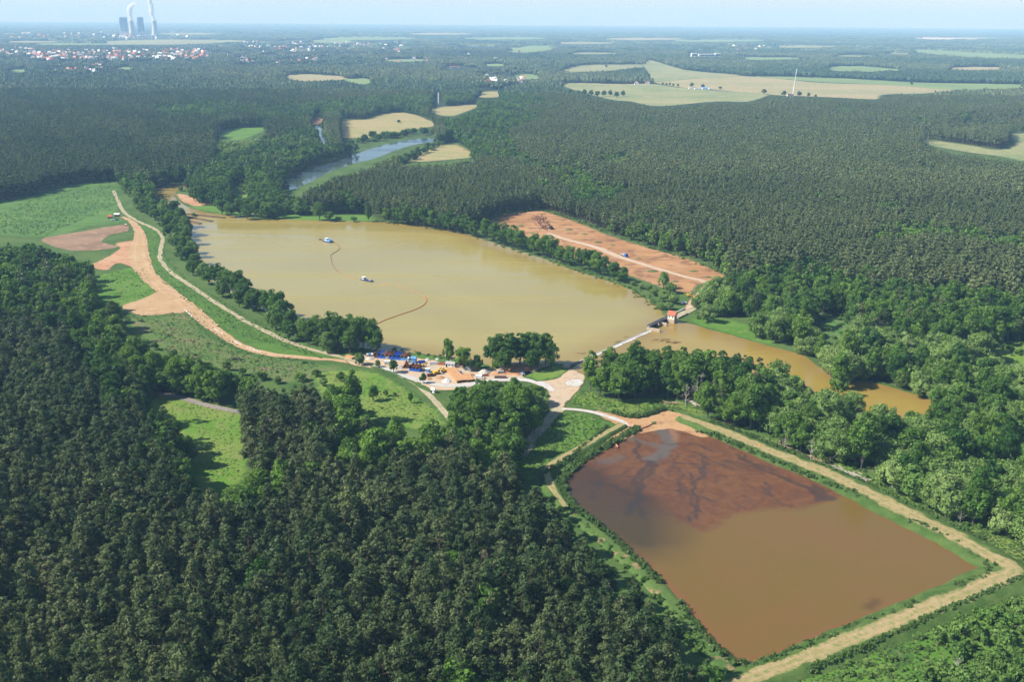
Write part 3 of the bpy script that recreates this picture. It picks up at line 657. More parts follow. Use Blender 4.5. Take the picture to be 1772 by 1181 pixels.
def mk(name, leaf, bark, lm, bm_):
    """returns (crown mesh, trunk mesh, merged mesh)"""
    v, f, lv = leaf.arrays()
    def tri_quads(v, f, extra=None):
        faces = [tuple(q[:3]) if q[3] == q[0] else tuple(q) for q in f.tolist()]
        return faces
    fl = tri_quads(v, f)
    cm = mesh_np(name+'_crown', v, fl, [lm], attrs={'lv': ('FACE', lv)})
    tm = mesh_np(name+'_trunk', bark.v, bark.f, [bm_])
    nv = len(v)
    mm = mesh_np(name+'_whole', np.concatenate([v, np.array(bark.v)]), fl + [tuple(i+nv for i in q) for q in bark.f], [lm, bm_], [0]*len(fl)+[1]*len(bark.f),
                 attrs={'lv': ('FACE', np.concatenate([lv, np.full(len(bark.f), .5)]))})
    return cm, tm, mm

def broad(name, seed, H=17.0, R=5.0, base=0.09, lobes=34, per=46, leaf=0.42, lm=None, droop=0.0, sub=2, bark=None, tall=0.0, lobe_r=(.26, .42), limbs=5, bare=0.0):
    rg = np.random.default_rng(seed); T = Tree(); b = MB()
    zb = H*base; hc = (H-zb)/2; cz = zb+hc
    d = unit(lobes*4, rg); d = d[d[:, 2] > -0.75][:lobes]
    cen = []
    for i, q in enumerate(d):
        k = rg.uniform(.62, .92)
        rr = R*rg.uniform(*lobe_r)
        shape = np.array([R, R, hc])
        if tall: shape = shape*np.array([1-tall*max(0, q[2]), 1-tall*max(0, q[2]), 1])
        c = np.array([0, 0, cz]) + q*shape*k*np.array([1, 1, 1.0])
        c[2] = min(c[2], H-rr*.6)
        cen.append((c, rr, q))
    for c, rr, q in cen:
        if rg.uniform() < bare: continue
        dd = unit(per*3, rg); out = q*0.9+np.array([0, 0, .35]); dd = dd[(dd@out) > -0.35][:per]
        rad = rr*rg.uniform(.8, 1.15, len(dd))
        p = c + dd*rad[:, None]*np.array([1, 1, .85])
        nrm = dd + rg.normal(0, .45, dd.shape)
        if droop: p[:, 2] -= droop*rg.uniform(0, 1, len(p))*rr; nrm[:, 2] *= (1-droop*.5)
        nrm /= np.linalg.norm(nrm, axis=1)[:, None]
        v, f = quads(p, nrm, leaf*rg.uniform(.7, 1.35, len(p)), rg)
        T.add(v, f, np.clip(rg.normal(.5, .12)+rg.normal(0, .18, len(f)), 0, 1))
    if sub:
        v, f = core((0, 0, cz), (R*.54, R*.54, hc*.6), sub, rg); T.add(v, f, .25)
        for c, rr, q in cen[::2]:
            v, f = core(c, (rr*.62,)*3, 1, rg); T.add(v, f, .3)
    b.cyl((0, 0, -0.3), (0.1, 0.05, zb+hc*.3), R*.06+.08, R*.045+.04, 7)
    for i in range(limbs):
        c, rr, q = cen[(i*5) % len(cen)]
        b.cyl((0.1, 0.05, zb*.7+hc*.25*rg.uniform()), tuple(c), R*.03+.03, .04, 5)
    return mk(name, T, b, lm or L_broad, bark or B_broad)

def pine(name, seed, H=21.0, R=3.3, levels=6, br=4, per=44, leaf=0.32, base=0.48, lm=None, rl=(1.15, 1.8), corez=.62):
    """Scots pine: rounded needle pads on ragged whorls, an open lower trunk"""
    rg = np.random.default_rng(seed); T = Tree(); b = MB()
    zb = H*base
    lean = rg.normal(0, .3, 2)
    b.cyl((0, 0, -.3), (lean[0], lean[1], H*.93), .22, .05, 6)
    for l in range(levels):
        t = l/(levels-1)
        z = zb + (H-zb)*(t**.95)*.95
        prof = (1-t**2.4)*(.6+.4*min(1, t*2.2))
        a0 = rg.uniform(0, 6.28); nb = br if t < .95 else 1
        for k in range(nb):
            if nb > 1 and rg.uniform() < .17: continue
            a = a0 + 6.283*k/nb + rg.normal(0, .3)
            rr = rg.uniform(*rl)*(1-.25*t)
            Lb = max(0, R*prof*rg.uniform(.7, 1.12)-rr*.55) if nb > 1 else 0
            c = np.array([lean[0]*z/H+math.cos(a)*Lb, lean[1]*z/H+math.sin(a)*Lb, z+rg.normal(0, .5)+.12*Lb])
            if Lb > .6: b.cyl((lean[0]*z/H, lean[1]*z/H, z-.4), tuple(c), .07, .02, 3, cap=False)
            q = np.array([math.cos(a), math.sin(a), .8]); q /= np.linalg.norm(q)
            dd = unit(per*3, rg); dd = dd[(dd@q) > -.35][:per]
            p = c + dd*(rr*rg.uniform(.7, 1.2, len(dd)))[:, None]*np.array([1, 1, .72])
            nr = dd*.8 + np.array([0, 0, .25]) + rg.normal(0, .5, dd.shape); nr /= np.linalg.norm(nr, axis=1)[:, None]
            v, f = quads(p, nr, leaf*rg.uniform(.65, 1.35, len(p)), rg, .5)
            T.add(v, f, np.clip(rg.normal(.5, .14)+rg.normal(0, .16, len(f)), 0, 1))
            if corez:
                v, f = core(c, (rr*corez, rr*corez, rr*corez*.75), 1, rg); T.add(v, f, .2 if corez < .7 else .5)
    return mk(name, T, b, lm or L_pine, B_pine)

def bare(name, seed, H=12.0, R=2.5, n=16):
    rg = random.Random(seed); b = MB(); tw = MB()
    b.cyl((0, 0, -.2), (rg.uniform(-.4, .4), rg.uniform(-.4, .4), H), .2, .04, 6)
    for i in range(n):
        z = H*rg.uniform(.35, .97); a = rg.uniform(0, 6.28); L = R*(1.15-z/H)*rg.uniform(.8, 1.6)+.5
        e = (math.cos(a)*L, math.sin(a)*L, z+L*rg.uniform(.3, .9))
        tw.cyl((0, 0, z), e, .075, .02, 4, cap=False)
        for j in range(4):
            q = rg.uniform(.4, 1); s = Vector((0, 0, z)).lerp(Vector(e), q)
            tw.cyl(tuple(s), (s.x+rg.uniform(-1, 1)*.9, s.y+rg.uniform(-1, 1)*.9, s.z+rg.uniform(.2, 1.1)), .04, .012, 3, cap=False)
    return (mesh_np(name+'_branches', tw.v, tw.f, [B_pale]), mesh_np(name+'_trunk', b.v, b.f, [B_pale]), None)

PROT = {
 'pine': ([pine('pine', 20+i, H=18.5+.9*i, R=3.5+.35*(i % 4), levels=5+(i % 3)) for i in range(9)],
          [pine('pine_mid', 40+i, H=20+1.2*i, R=3.4+.2*i, levels=5, br=4, per=16, leaf=.55, corez=.8) for i in range(3)],
          [pine('pine_far', 60+i, H=20+i, R=3.4+.2*i, levels=4, br=3, per=5, leaf=.9, rl=(1.3, 1.9), corez=1.0) for i in range(3)]),
 'broad': ([broad('broad', 80+i, H=16+1.2*i, R=4.6+.35*(i % 3), tall=.25*(i % 2), lobes=26+4*(i % 4)) for i in range(8)],
           [broad('broad_mid', 100+i, H=16+1.5*i, R=4.7+.3*i, lobes=20, per=20, leaf=.75, sub=1) for i in range(3)],
           [broad('broad_far', 120+i, H=16+1.5*i, R=4.8+.3*i, lobes=14, per=8, leaf=1.1, sub=1, limbs=2) for i in range(3)]),
 'willow': ([broad('willow', 140+i, H=11+.9*i, R=5.6+.5*(i % 3), base=.06, lobes=34, per=84, leaf=.31, lm=L_willow, droop=.35, lobe_r=(.24, .40)) for i in range(7)],
            [broad('willow_mid', 160+i, H=11+i, R=5.6+.4*i, base=.06, lobes=22, per=24, leaf=.65, lm=L_willow, droop=.35, sub=1) for i in range(3)],
            [broad('willow_far', 170+i, H=11+i, R=5.6+.4*i, base=.06, lobes=12, per=9, leaf=1.1, lm=L_willow, droop=.2, sub=1, limbs=2) for i in range(2)]),
 'bush': ([broad('bush', 180+i, H=1.5, R=1.15, base=.02, lobes=12, per=34, leaf=.15, lm=L_bush, limbs=2, sub=1) for i in range(4)],
          [broad('bush_mid', 190+i, H=1.5, R=1.15, base=.02, lobes=8, per=14, leaf=.24, lm=L_bush, limbs=2, sub=1) for i in range(2)], []),
 'reed': ([broad('reed', 200+i, H=1.2, R=.8, base=.02, lobes=7, per=14, leaf=.2, lm=L_reed, limbs=0, sub=1) for i in range(3)], [], []),
}
BARE = [bare('bare_tree', 300+i, 11+2*i, 2.4+.3*i) for i in range(3)]
PALEB = [broad('grey_bush', 320+i, H=6, R=2.6, base=.1, lobes=22, per=26, leaf=.22, lm=L_willow, bark=B_pale, sub=0, limbs=9) for i in range(2)]

def proto_obj(me):
    o = bpy.data.objects.get(me.name+'_source')
    return o or bpy.data.objects.new(me.name+'_source', me)

def scatter_stuff(name, pts, var, sc, scz, rot, tint, meshes, label, cat, tilt=None):
    """one stuff object: a point per plant, every point shown as one of MESHES"""
    n = len(pts)
    me = bpy.data.meshes.new(name)
    me.vertices.add(n); me.vertices.foreach_set('co', np.asarray(pts, np.float32).ravel())
    for an, typ, vals in (('var', 'INT', var), ('sc', 'FLOAT', sc), ('scz', 'FLOAT', scz), ('rot', 'FLOAT', rot), ('tint', 'FLOAT', tint)):
        a = me.attributes.new(an, typ, 'POINT'); a.data.foreach_set('value', np.asarray(vals, np.int32 if typ == 'INT' else np.float32))
    o = obj(name, me); tag(o, label, cat, None, 'stuff')
    g = bpy.data.node_groups.new(name+'_nodes', 'GeometryNodeTree')
    g.interface.new_socket('Geometry', in_out='INPUT', socket_type='NodeSocketGeometry'); g.interface.new_socket('Geometry', in_out='OUTPUT', socket_type='NodeSocketGeometry')
    N = g.nodes.new; L = g.links.new
    gi, go = N('NodeGroupInput'), N('NodeGroupOutput')
    ip = N('GeometryNodeInstanceOnPoints'); jn = N('GeometryNodeJoinGeometry')
    for m_ in reversed(meshes):
        oi = N('GeometryNodeObjectInfo'); oi.inputs['Object'].default_value = proto_obj(m_); oi.inputs['As Instance'].default_value = True
        L(oi.outputs['Geometry'], jn.inputs[0])
    def na(a, typ='FLOAT'):
        q = N('GeometryNodeInputNamedAttribute'); q.data_type = typ; q.inputs['Name'].default_value = a; return q.outputs[0]
    L(gi.outputs[0], ip.inputs['Points']); L(jn.outputs[0], ip.inputs['Instance'])
    ip.inputs['Pick Instance'].default_value = True; L(na('var', 'INT'), ip.inputs['Instance Index'])
    cr, cs = N('ShaderNodeCombineXYZ'), N('ShaderNodeCombineXYZ')
    L(na('rot'), cr.inputs[2]); L(na('sc'), cs.inputs[0]); L(na('sc'), cs.inputs[1]); L(na('scz'), cs.inputs[2])
    e2r = N('FunctionNodeEulerToRotation'); L(cr.outputs[0], e2r.inputs[0]); L(e2r.outputs[0], ip.inputs['Rotation'])
    L(cs.outputs[0], ip.inputs['Scale']); L(ip.outputs[0], go.inputs[0])
    md = o.modifiers.new('plants', 'NODES'); md.node_group = g
    return o

def put_tree(name, meshes, loc, sc, scz, rot, tint, label, cat, group=None, top='crown'):
    e = empty(name, loc, label, cat, group, rot); e.scale = (sc, sc, scz)
    for nm, me in ((top, meshes[0]), ('trunk', meshes[1])):
        c = obj(nm, me, e); c['tint'] = float(tint)
    return e

# ------------------------------------------------------------------ where woods stand (polygons traced on the visible land, then carried to the ground)
OPEN = [
 [(-150,375),(60,338),(120,320),(198,313),(215,330),(232,345),(262,352),(290,352),(266,340),(262,331),(285,324),(325,313),(335,316),(312,338),(330,352),(400,366),(480,370),(520,372),(560,372),(640,370),(650,381),(700,386),(790,400),(845,384),(880,368),(935,364),(1000,384),(1060,408),(1130,430),(1200,450),(1262,478),(1256,490),(1200,500),(1215,520),(1195,545),(1190,558),(1240,568),(1290,584),(1340,600),(1385,612),(1425,640),(1455,658),(1440,668),(1395,648),(1345,625),(1290,612),(1235,606),(1190,600),(1110,592),(1050,606),(1005,625),(1003,652),(1010,680),(1050,697),(1110,695),(1150,690),(1200,700),(1225,727),(1290,752),(1360,778),(1440,806),(1520,845),(1600,885),(1640,905),(1700,925),(1900,985),(1900,1400),(1290,1400),(1268,1165),(1205,1122),(1175,1086),(1142,1052),(1108,1012),(1071,975),(1033,944),(1008,914),(985,892),(955,862),(935,832),(905,812),(885,795),(925,755),(955,720),(945,700),(945,675),(900,662),(850,666),(820,664),(780,676),(770,690),(780,725),(740,738),(700,735),(640,720),(612,690),(640,680),(610,655),(560,655),(520,660),(480,668),(440,650),(400,635),(370,625),(300,605),(240,585),(205,555),(215,530),(180,520),(165,500),(160,460),(150,440),(110,430),(60,415),(-150,410)],
 [(242,676),(300,684),(420,714),(416,750),(418,800),(398,838),(330,838),(330,800),(362,745),(320,720),(275,702)],
 [(484,314),(533,288),(577,277),(614,266),(653,253),(691,244),(754,238),(754,248),(691,262),(640,284),(562,307),(525,326),(505,333)],
 [(1455,660),(1500,660),(1545,672),(1622,695),(1602,704),(1560,706),(1500,692),(1462,676)], [(1765,722),(1800,722),(1800,745),(1765,735)],
 [(549,220),(556,219),(566,234),(568,250),(560,248),(554,235)], [(538,212),(545,204),(562,199),(556,210),(546,220)],
 [(365,236),(400,222),(470,219),(450,230),(410,241)], [(398,325),(425,312),(432,325),(425,335),(405,332)],
 [(1389,542),(1440,548),(1477,542),(1470,575),(1440,590),(1420,570)], [(1225,548),(1290,548),(1312,578),(1240,570)], [(1690,605),(1800,590),(1800,630),(1720,617)],
 [(1500,219),(1545,224),(1630,220),(1632,223),(1545,227),(1500,222)], [(1640,212),(1770,205),(1770,209),(1640,217)],
 [(1340,505),(1362,503),(1364,514),(1345,514)],
] + FIELDPX
TOWN = [([(-10,84),(70,84),(70,100),(-10,100)], .55), ([(55,88),(200,88),(200,106),(55,106)], .7), ([(190,84),(360,84),(360,106),(190,106)], .7), ([(80,112),(195,112),(195,127),(80,127)], .7),
        ([(415,71),(705,71),(705,93),(415,93)], .65), ([(405,96),(570,96),(570,113),(405,113)], .7), ([(825,131),(910,131),(910,152),(825,152)], .7), ([(585,99),(630,99),(630,113),(585,113)], .6),
        ([(730,94),(820,94),(820,105),(730,105)], .5), ([(765,114),(810,114),(810,121),(765,121)], .9), ([(905,95),(970,95),(970,110),(905,110)], .5), ([(790,80),(840,80),(840,92),(790,92)], .6), ([(1190,88),(1250,88),(1250,98),(1190,98)], .97),
        ([(1250,78),(1345,78),(1345,90),(1250,90)], .5), ([(300,74),(400,74),(400,92),(300,92)], .6), ([(-10,60),(190,60),(190,70),(-10,70)], .5), ([(750,160),(768,160),(768,182),(750,182)], .9), ([(205,56),(290,56),(290,68),(205,68)], .9)]
KB = [
 [(-150,402),(60,415),(165,440),(180,520),(235,560),(300,600),(360,640),(430,645),(440,690),(360,690),(250,680),(200,700),(150,640),(110,570),(0,540),(-150,540)],
 [(195,312),(215,345),(262,330),(330,318),(345,360),(480,375),(530,330),(600,300),(720,262),(800,245),(830,230),(760,230),(640,250),(575,240),(560,205),(480,225),(400,250),(340,280),(200,305)],
 [(760,198),(860,180),(950,190),(880,225),(900,255),(940,280),(1000,270),(1060,330),(1015,350),(960,300),(880,270),(830,265),(790,250)],
 [(840,360),(930,346),(1000,364),(1060,390),(1130,412),(1200,432),(1262,460),(1262,492),(1130,436),(935,370),(845,388)],
 [(1040,380),(1180,350),(1280,400),(1330,445),(1262,475),(1160,440)],
 [(1265,462),(1400,440),(1480,478),(1640,482),(1900,500),(1900,600),(1640,590),(1560,590),(1480,535),(1330,530),(1200,545),(1200,500)],
 [(540,640),(690,690),(745,735),(700,765),(590,750)],
 [(745,745),(775,670),(800,655),(945,665),(955,720),(905,790),(850,800),(780,765)],
 [(1000,600),(1200,595),(1310,640),(1330,745),(1200,730),(1005,705)],
 [(560,745),(700,725),(760,775),(660,800),(570,795)], [(350,850),(440,800),(500,790),(490,850),(400,880)], [(225,690),(300,700),(360,760),(330,800),(260,740)],
 [(1490,395),(1600,375),(1900,420),(1900,445),(1620,402),(1500,412)], [(985,325),(1050,305),(1100,320),(1050,345),(990,345)], [(1040,262),(1085,262),(1085,280),(1040,280)],
 [(300,165),(480,180),(560,170),(700,160),(900,150),(960,170),(870,190),(740,185),(600,190),(500,200),(400,190)], [(240,180),(400,170),(460,190),(300,200)],
 [(1180,1080),(1300,1180),(1240,1200),(1190,1120)],
]
KW = [[(1195,515),(1265,488),(1330,525),(1400,530),(1480,535),(1560,560),(1640,580),(1900,575),(1900,1000),(1640,905),(1600,885),(1440,806),(1340,760),(1320,700),(1310,640),(1360,620),(1455,655),(1420,635),(1340,600),(1240,570)],
      [(375,240),(460,225),(480,235),(420,260),(370,265)], [(640,250),(760,238),(790,230),(745,260),(690,275)]]
GREEN = [KB[6], KB[9], KB[10], KB[12], [(180,560),(300,600),(430,640),(430,700),(260,680)], KB[4]]   # fresher foliage
PALE = [KW[0]]

def grid(x0, x1, y0, y1, s, jit=.42):
    nx, ny = int((x1-x0)/s), int((y1-y0)/(s*.87))
    i, j = np.meshgrid(np.arange(nx), np.arange(ny))
    x = x0+(i+.5*(j % 2))*s; y = y0+j*s*.87
    p = np.stack([x.ravel(), y.ravel()], 1)
    return p + RNG.uniform(-jit, jit, p.shape)*s

def classify(p, H, R=0.0):
    """'' = open land, else the kind of tree that stands at each ground point"""
    z0 = np.zeros(len(p))
    bx, by, _ = topix(np.column_stack([p, z0])); tx, ty, _ = topix(np.column_stack([p, z0+H*.85])); t2x, t2y, dp = topix(np.column_stack([p, z0+H*1.06])); t3x, t3y, _ = topix(np.column_stack([p, z0+H*.35])); t4x, t4y, _ = topix(np.column_stack([p, z0+H*.62])); rp = R*FPX/dp*.6
    op = np.zeros(len(p), bool)
    for q in OPEN:
        op |= inside(bx, by, q) | inside(t2x, t2y, q) | inside(t3x, t3y, q) | inside(t4x, t4y, q) | inside(tx-rp, ty, q) | inside(tx+rp, ty, q)
    for q, pr in TOWN:
        op |= (inside(bx, by, q) | inside(tx, ty, q) | inside(t2x, t2y, q) | inside(t3x, t3y, q) | inside(t4x, t4y, q) | inside(tx-rp, ty, q) | inside(tx+rp, ty, q)) & (RNG.uniform(size=len(p)) < min(1, pr+.12))
    kind = np.zeros(len(p), int)             # 0 pine 1 broad 2 willow
    u = RNG.uniform(size=len(p))
    lf2 = np.sin(p[:, 0]*.023+p[:, 1]*.011)+np.sin(p[:, 0]*.009-p[:, 1]*.027+1.3)+.5*np.sin(p[:, 0]*.07+p[:, 1]*.06)
    kind[(u < .02) | ((lf2 > 1.75) & (u < .6))] = 1
    for q in KB:
        m_ = inside(tx, ty, q); kind[m_ & (u < .93)] = 1
    m_ = inside(tx, ty, KB[4]); kind[m_ & (u > .5)] = 0
    for q in KW:
        m_ = inside(tx, ty, q); kind[m_ & (u < .78)] = 2; kind[m_ & (u >= .78)] = 1
    kind[(p[:, 1] > 1900) & (u < .3)] = 1
    return op, kind, (bx, by, tx, ty)

def infrustum(p, mar=60, H=20):
    z0 = np.zeros(len(p))
    bx, by, d = topix(np.column_stack([p, z0])); tx, ty, _ = topix(np.column_stack([p, z0+H]))
    return (tx > -mar-90) & (tx < PW+mar) & (ty < PH+40) & (p[:, 1] > 60)

FIELD_NOISE = RNG.uniform(-1, 1, (40, 40))
TREES = []       # kind, x, y, sc, scz, tint, topx, topy, dist
for kd, sp_, Hh, rngs in ((0, 5.9, 20, ((190, 820),)), (0, 4.7, 20, ((820, 1300),)), (1, 7.6, 17, ((190, 1300),)), (2, 9.6, 12, ((190, 1300),)), (0, 4.8, 20, ((1300, 2700),)), (1, 8.2, 17, ((1300, 2700),)), (2, 9, 11, ((1300, 2700),))):
    for y0, y1 in rngs:
        g = grid(-.62*y1-80, .6*y1+80, y0, y1, sp_)
        g = g[infrustum(g)]
        s = np.clip(RNG.normal((1.08, 1.0, 1.18)[kd], .19, len(g)), .6, 1.6); sz = s**.6*np.clip(RNG.normal(1, .1, len(g)), .75, 1.25)
        op, kind, (bx, by, tx, ty) = classify(g, (22, 19, 13)[kd]*sz, (3, 5, 6)[kd]*s)
        k = (~op) & (kind == kd)
        g, tx, ty, s, sz = g[k], tx[k], ty[k], s[k], sz[k]
        if not len(g): continue
        lowf = np.sin(g[:, 0]*.013+1)*np.sin(g[:, 1]*.017)+np.sin(g[:, 0]*.05+g[:, 1]*.031)*.6
        gap = (lowf + RNG.normal(0, .8, len(g))) < (1.75 if kd == 0 else 2.2)
        g, tx, ty, lowf, s, sz = g[gap], tx[gap], ty[gap], lowf[gap], s[gap], sz[gap]
        tint = np.clip(.44+.15*lowf+RNG.normal(0, .26, len(g)), 0, 1)
        if kd == 1:
            tint -= .04
            for q in GREEN: tint[inside(tx, ty, q)] += .38
        cu, cv = np.floor((g[:, 0]*.94+g[:, 1]*.34)/230), np.floor((g[:, 1]*.94-g[:, 0]*.34)/170)      # stands of different age
        hs = np.modf(np.abs(np.sin(cu*12.9898+cv*78.233)*43758.5453))[0]-.5
        farw = np.clip((g[:, 1]-650)/400, 0, 1)
        if kd == 0: sz = sz*(1+.26*hs*farw)
        tint = tint + .30*hs*(.35+.65*farw)
        if kd == 0:
            tint -= .06
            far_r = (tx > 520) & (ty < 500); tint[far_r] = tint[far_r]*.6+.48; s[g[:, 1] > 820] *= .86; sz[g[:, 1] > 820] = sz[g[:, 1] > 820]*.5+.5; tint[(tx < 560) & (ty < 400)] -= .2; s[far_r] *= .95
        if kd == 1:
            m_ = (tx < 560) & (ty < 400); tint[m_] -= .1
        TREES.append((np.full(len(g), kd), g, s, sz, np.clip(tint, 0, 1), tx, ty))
T_k = np.concatenate([t[0] for t in TREES]); T_p = np.concatenate([t[1] for t in TREES]); T_s = np.concatenate([t[2] for t in TREES]); T_z = np.concatenate([t[3] for t in TREES])
T_t = np.concatenate([t[4] for t in TREES]); T_x = np.concatenate([t[5] for t in TREES]); T_y = np.concatenate([t[6] for t in TREES])
print('TREES', [int((T_k == i).sum()) for i in range(3)])

NAMES = [('pine_tree', 'pine', 'pine', 'pine_forest', 'dense grey green pine forest on both sides of the lake', 'pine forest'),
         ('broadleaf_tree', 'broad', 'broadleaf tree', 'broadleaf_wood', 'deep green broadleaf woods along the valley', 'woodland'),
         ('willow_tree', 'willow', 'willow', 'willow_wood', 'pale green willow wood along the river', 'willow wood')]
def tone(t): return 'dark' if t < .33 else ('pale' if t > .62 else 'mid')
def zone_label(kd, x, y, t):
    tn = tone(t)
    if kd == 0:
        c = {'dark': 'dark green', 'mid': 'grey green', 'pale': 'olive green'}[tn]
        if x > 900 and y > 880: w = 'at the forest edge beside the settling basin'
        elif y > 1040: w = 'in the front rows of the dense forest'
        elif x < 300: w = 'in the shaded forest under the left clearing'
        elif y < 760: w = 'in the stand next to the grey lane'
        else: w = 'in the middle of the foreground forest'
        return f'{c} pine {w}', f'{c} pines {w}'
    if kd == 1:
        c = {'dark': 'dark green', 'mid': 'mid green', 'pale': 'fresh green'}[tn]
        if x > 1180 and y > 590: w = 'among the willows between river and basin'
        elif x > 990 and y > 560: w = 'in the dark wood right of the weir'
        elif 740 < x < 960 and y > 600: w = 'in the round wood below the works yard'
        elif x < 420 and y < 720: w = 'in the broadleaf belt beside the left meadows'
        elif x > 1180: w = 'behind the willows under the pine slope'
        elif y > 900: w = 'standing among dark foreground pines'
        else: w = 'scattered through the foreground pine forest'
        return f'{c} rounded broadleaf tree {w}', f'{c} broadleaf trees {w}'
    c = {'dark': 'green', 'mid': 'grey green', 'pale': 'silvery'}[tn]
    w = 'on the far bank of the ochre river' if y < 640 else ('along the basin dike' if y > 760 else 'between the ochre river and the basin wood')
    return f'{c} domed willow {w}', f'{c} willows {w}'

for kd, (nm, pk, cat, stuff, slab, scat) in enumerate(NAMES):
    idx = np.where(T_k == kd)[0]
    dist = np.hypot(T_p[idx, 0], T_p[idx, 1])
    vis = (T_x[idx] > 4) & (T_x[idx] < PW-4) & (T_y[idx] < PH-4)
    order = idx[np.argsort(np.where(vis, dist, 1e9))]
    ind = order[:300]
    hi, mi, lo = PROT[pk]
    for i in ind:
        lab, grp = zone_label(kd, T_x[i], T_y[i], T_t[i])
        v = int(RNG.integers(len(hi)))
        put_tree(nm, hi[v], (T_p[i, 0], T_p[i, 1], 0), T_s[i], T_z[i], RNG.uniform(0, 6.28), T_t[i], lab, cat, grp)
    rest = order[300:]
    rest = np.concatenate([rest])
    d = np.hypot(T_p[rest, 0], T_p[rest, 1])
    var = np.where(d < 760, RNG.integers(0, len(hi), len(rest)), np.where(d < 1250, len(hi)+RNG.integers(0, len(mi), len(rest)), len(hi)+len(mi)+RNG.integers(0, len(lo), len(rest))))
    scatter_stuff(stuff, np.column_stack([T_p[rest], np.zeros(len(rest))]), var, T_s[rest], T_z[rest], RNG.uniform(0, 6.28, len(rest)), T_t[rest], [q[2] for q in hi+mi+lo], slab, scat)

# ------------------------------------------------------------------ far woods: patches of many low trees, then long canopy patches
def patch(name, seed, R, n, kinds, H=18, leafq=7, size=1.9):
    rg = np.random.default_rng(seed); T = Tree()
    v0, f0 = ico(1)
    a = rg.uniform(0, 6.28, n); r = R*np.sqrt(rg.uniform(0, 1, n))
    for i in range(n):
        h = H*rg.uniform(.78, 1.12); w = rg.uniform(2.4, 3.6) if rg.uniform() < kinds else rg.uniform(3.4, 5.2)
        c = np.array([r[i]*math.cos(a[i]), r[i]*math.sin(a[i]), h*.62])
        k = 1+rg.normal(0, .2, len(v0))
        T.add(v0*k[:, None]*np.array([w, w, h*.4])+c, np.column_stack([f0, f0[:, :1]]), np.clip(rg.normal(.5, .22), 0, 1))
    v, f, lv = T.arrays()
    return mesh_np(name, v, [tuple(q[:3]) for q in f.tolist()], [L_far], attrs={'lv': ('FACE', lv)})
L_far = leaf_mat('far_canopy', (0.048, 0.095, 0.036), (0.120, 0.155, 0.062), 0.15, 0.5)
PATCH = [patch('forest_patch', 400+i, 19, 34, (.8, .3, .5)[i]) for i in range(3)]
def canopy(name, seed, R=95, n=15, H=17):
    rg = np.random.default_rng(seed); V = []
    for j in range(n):
        for i in range(n):
            x, y = (i/(n-1)*2-1), (j/(n-1)*2-1)
            rr = math.hypot(x, y); e = 1.0 if rr < .8 else 0.0
            V.append((x*R+rg.normal(0, 2), y*R+rg.normal(0, 2), (H*rg.uniform(.65, 1.15)) if e else -2))
    F = [(j*n+i, j*n+i+1, (j+1)*n+i+1, (j+1)*n+i) for j in range(n-1) for i in range(n-1) if max(V[q][2] for q in (j*n+i, j*n+i+1, (j+1)*n+i+1, (j+1)*n+i)) > 0]
    return mesh_np(name, V, F, [L_far], attrs={'lv': ('FACE', rg.uniform(0, 1, len(F)))})
CANOPY = [canopy('forest_canopy', 420+i) for i in range(3)]
def farset(y0, y1, s, H):
    g = grid(-.57*y1, .57*y1, y0, y1, s)
    g = g[infrustum(g, 60)]
    op, kind, (bx, by, tx, ty) = classify(g, H, s*.62)
    lf = np.sin(g[:, 0]*.0021+2)*np.sin(g[:, 1]*.0017+1)+.5*np.sin(g[:, 0]*.006+g[:, 1]*.002)
    k = (~op) & (lf + RNG.normal(0, .25, len(g)) < (1.15 if y0 < 5000 else .9))
    return g[k], np.clip(.45+.42*lf[k]+.3*np.sin(g[k][:, 1]*.004+g[k][:, 0]*.0012)+RNG.normal(0, .22, k.sum()), 0, 1)
g1, t1 = farset(2700, 4300, 29, 17); g2, t2 = farset(4300, 7000, 40, 17)
g = np.concatenate([g1, g2]); t_ = np.concatenate([t1, t2]); n = len(g)
print('PATCHES', n)
sc_ = np.concatenate([np.full(len(g1), 1.0), np.full(len(g2), 1.35)])
scatter_stuff('far_forest', np.column_stack([g, np.zeros(n)]), RNG.integers(0, 3, n), sc_*RNG.uniform(.9, 1.1, n), RNG.uniform(.8, 1.1, n), RNG.uniform(0, 6.28, n), t_, PATCH, 'bluish far forest reaching to the towns', 'far forest')
g3, t3 = farset(7000, 17000, 150, 14); n = len(g3)
scatter_stuff('hazy_forest', np.column_stack([g3, np.zeros(n)]), RNG.integers(0, 3, n), RNG.uniform(.85, 1.15, n), RNG.uniform(.7, 1.1, n), RNG.uniform(0, 6.28, n), t3, CANOPY, 'hazy blue forest under the horizon', 'far forest')
# ================================================================== TREES AND BUSHES ONE CAN TELL APART
def pick(kind): return PROT[kind][0][int(RNG.integers(len(PROT[kind][0])))]
def tree_at(px, py, Hm, Rm, kind, tint, label, name, cat, group=None):
    p = P(px, py); me = pick(kind)
    zs = [v.co.z for v in me[0].vertices]; xs = [abs(v.co.x) for v in me[0].vertices]
    return put_tree(name, me, p, Rm/np.percentile(xs, 98), Hm/max(zs), RNG.uniform(0, 6.28), tint, label, cat, group)
def bushfield(poly, n, rlo, rhi, hk=1.0):
    p = np.array(poly, float); lo, hi = p.min(0), p.max(0); out = []
    while len(out) < n:
        x, y = RNG.uniform(lo[0], hi[0], 200), RNG.uniform(lo[1], hi[1], 200)
        k = inside(x, y, poly)
        out += list(zip(x[k], y[k]))
    return [(x, y, rlo+(rhi-rlo)*RNG.uniform()**2, hk) for x, y in out[:n]]
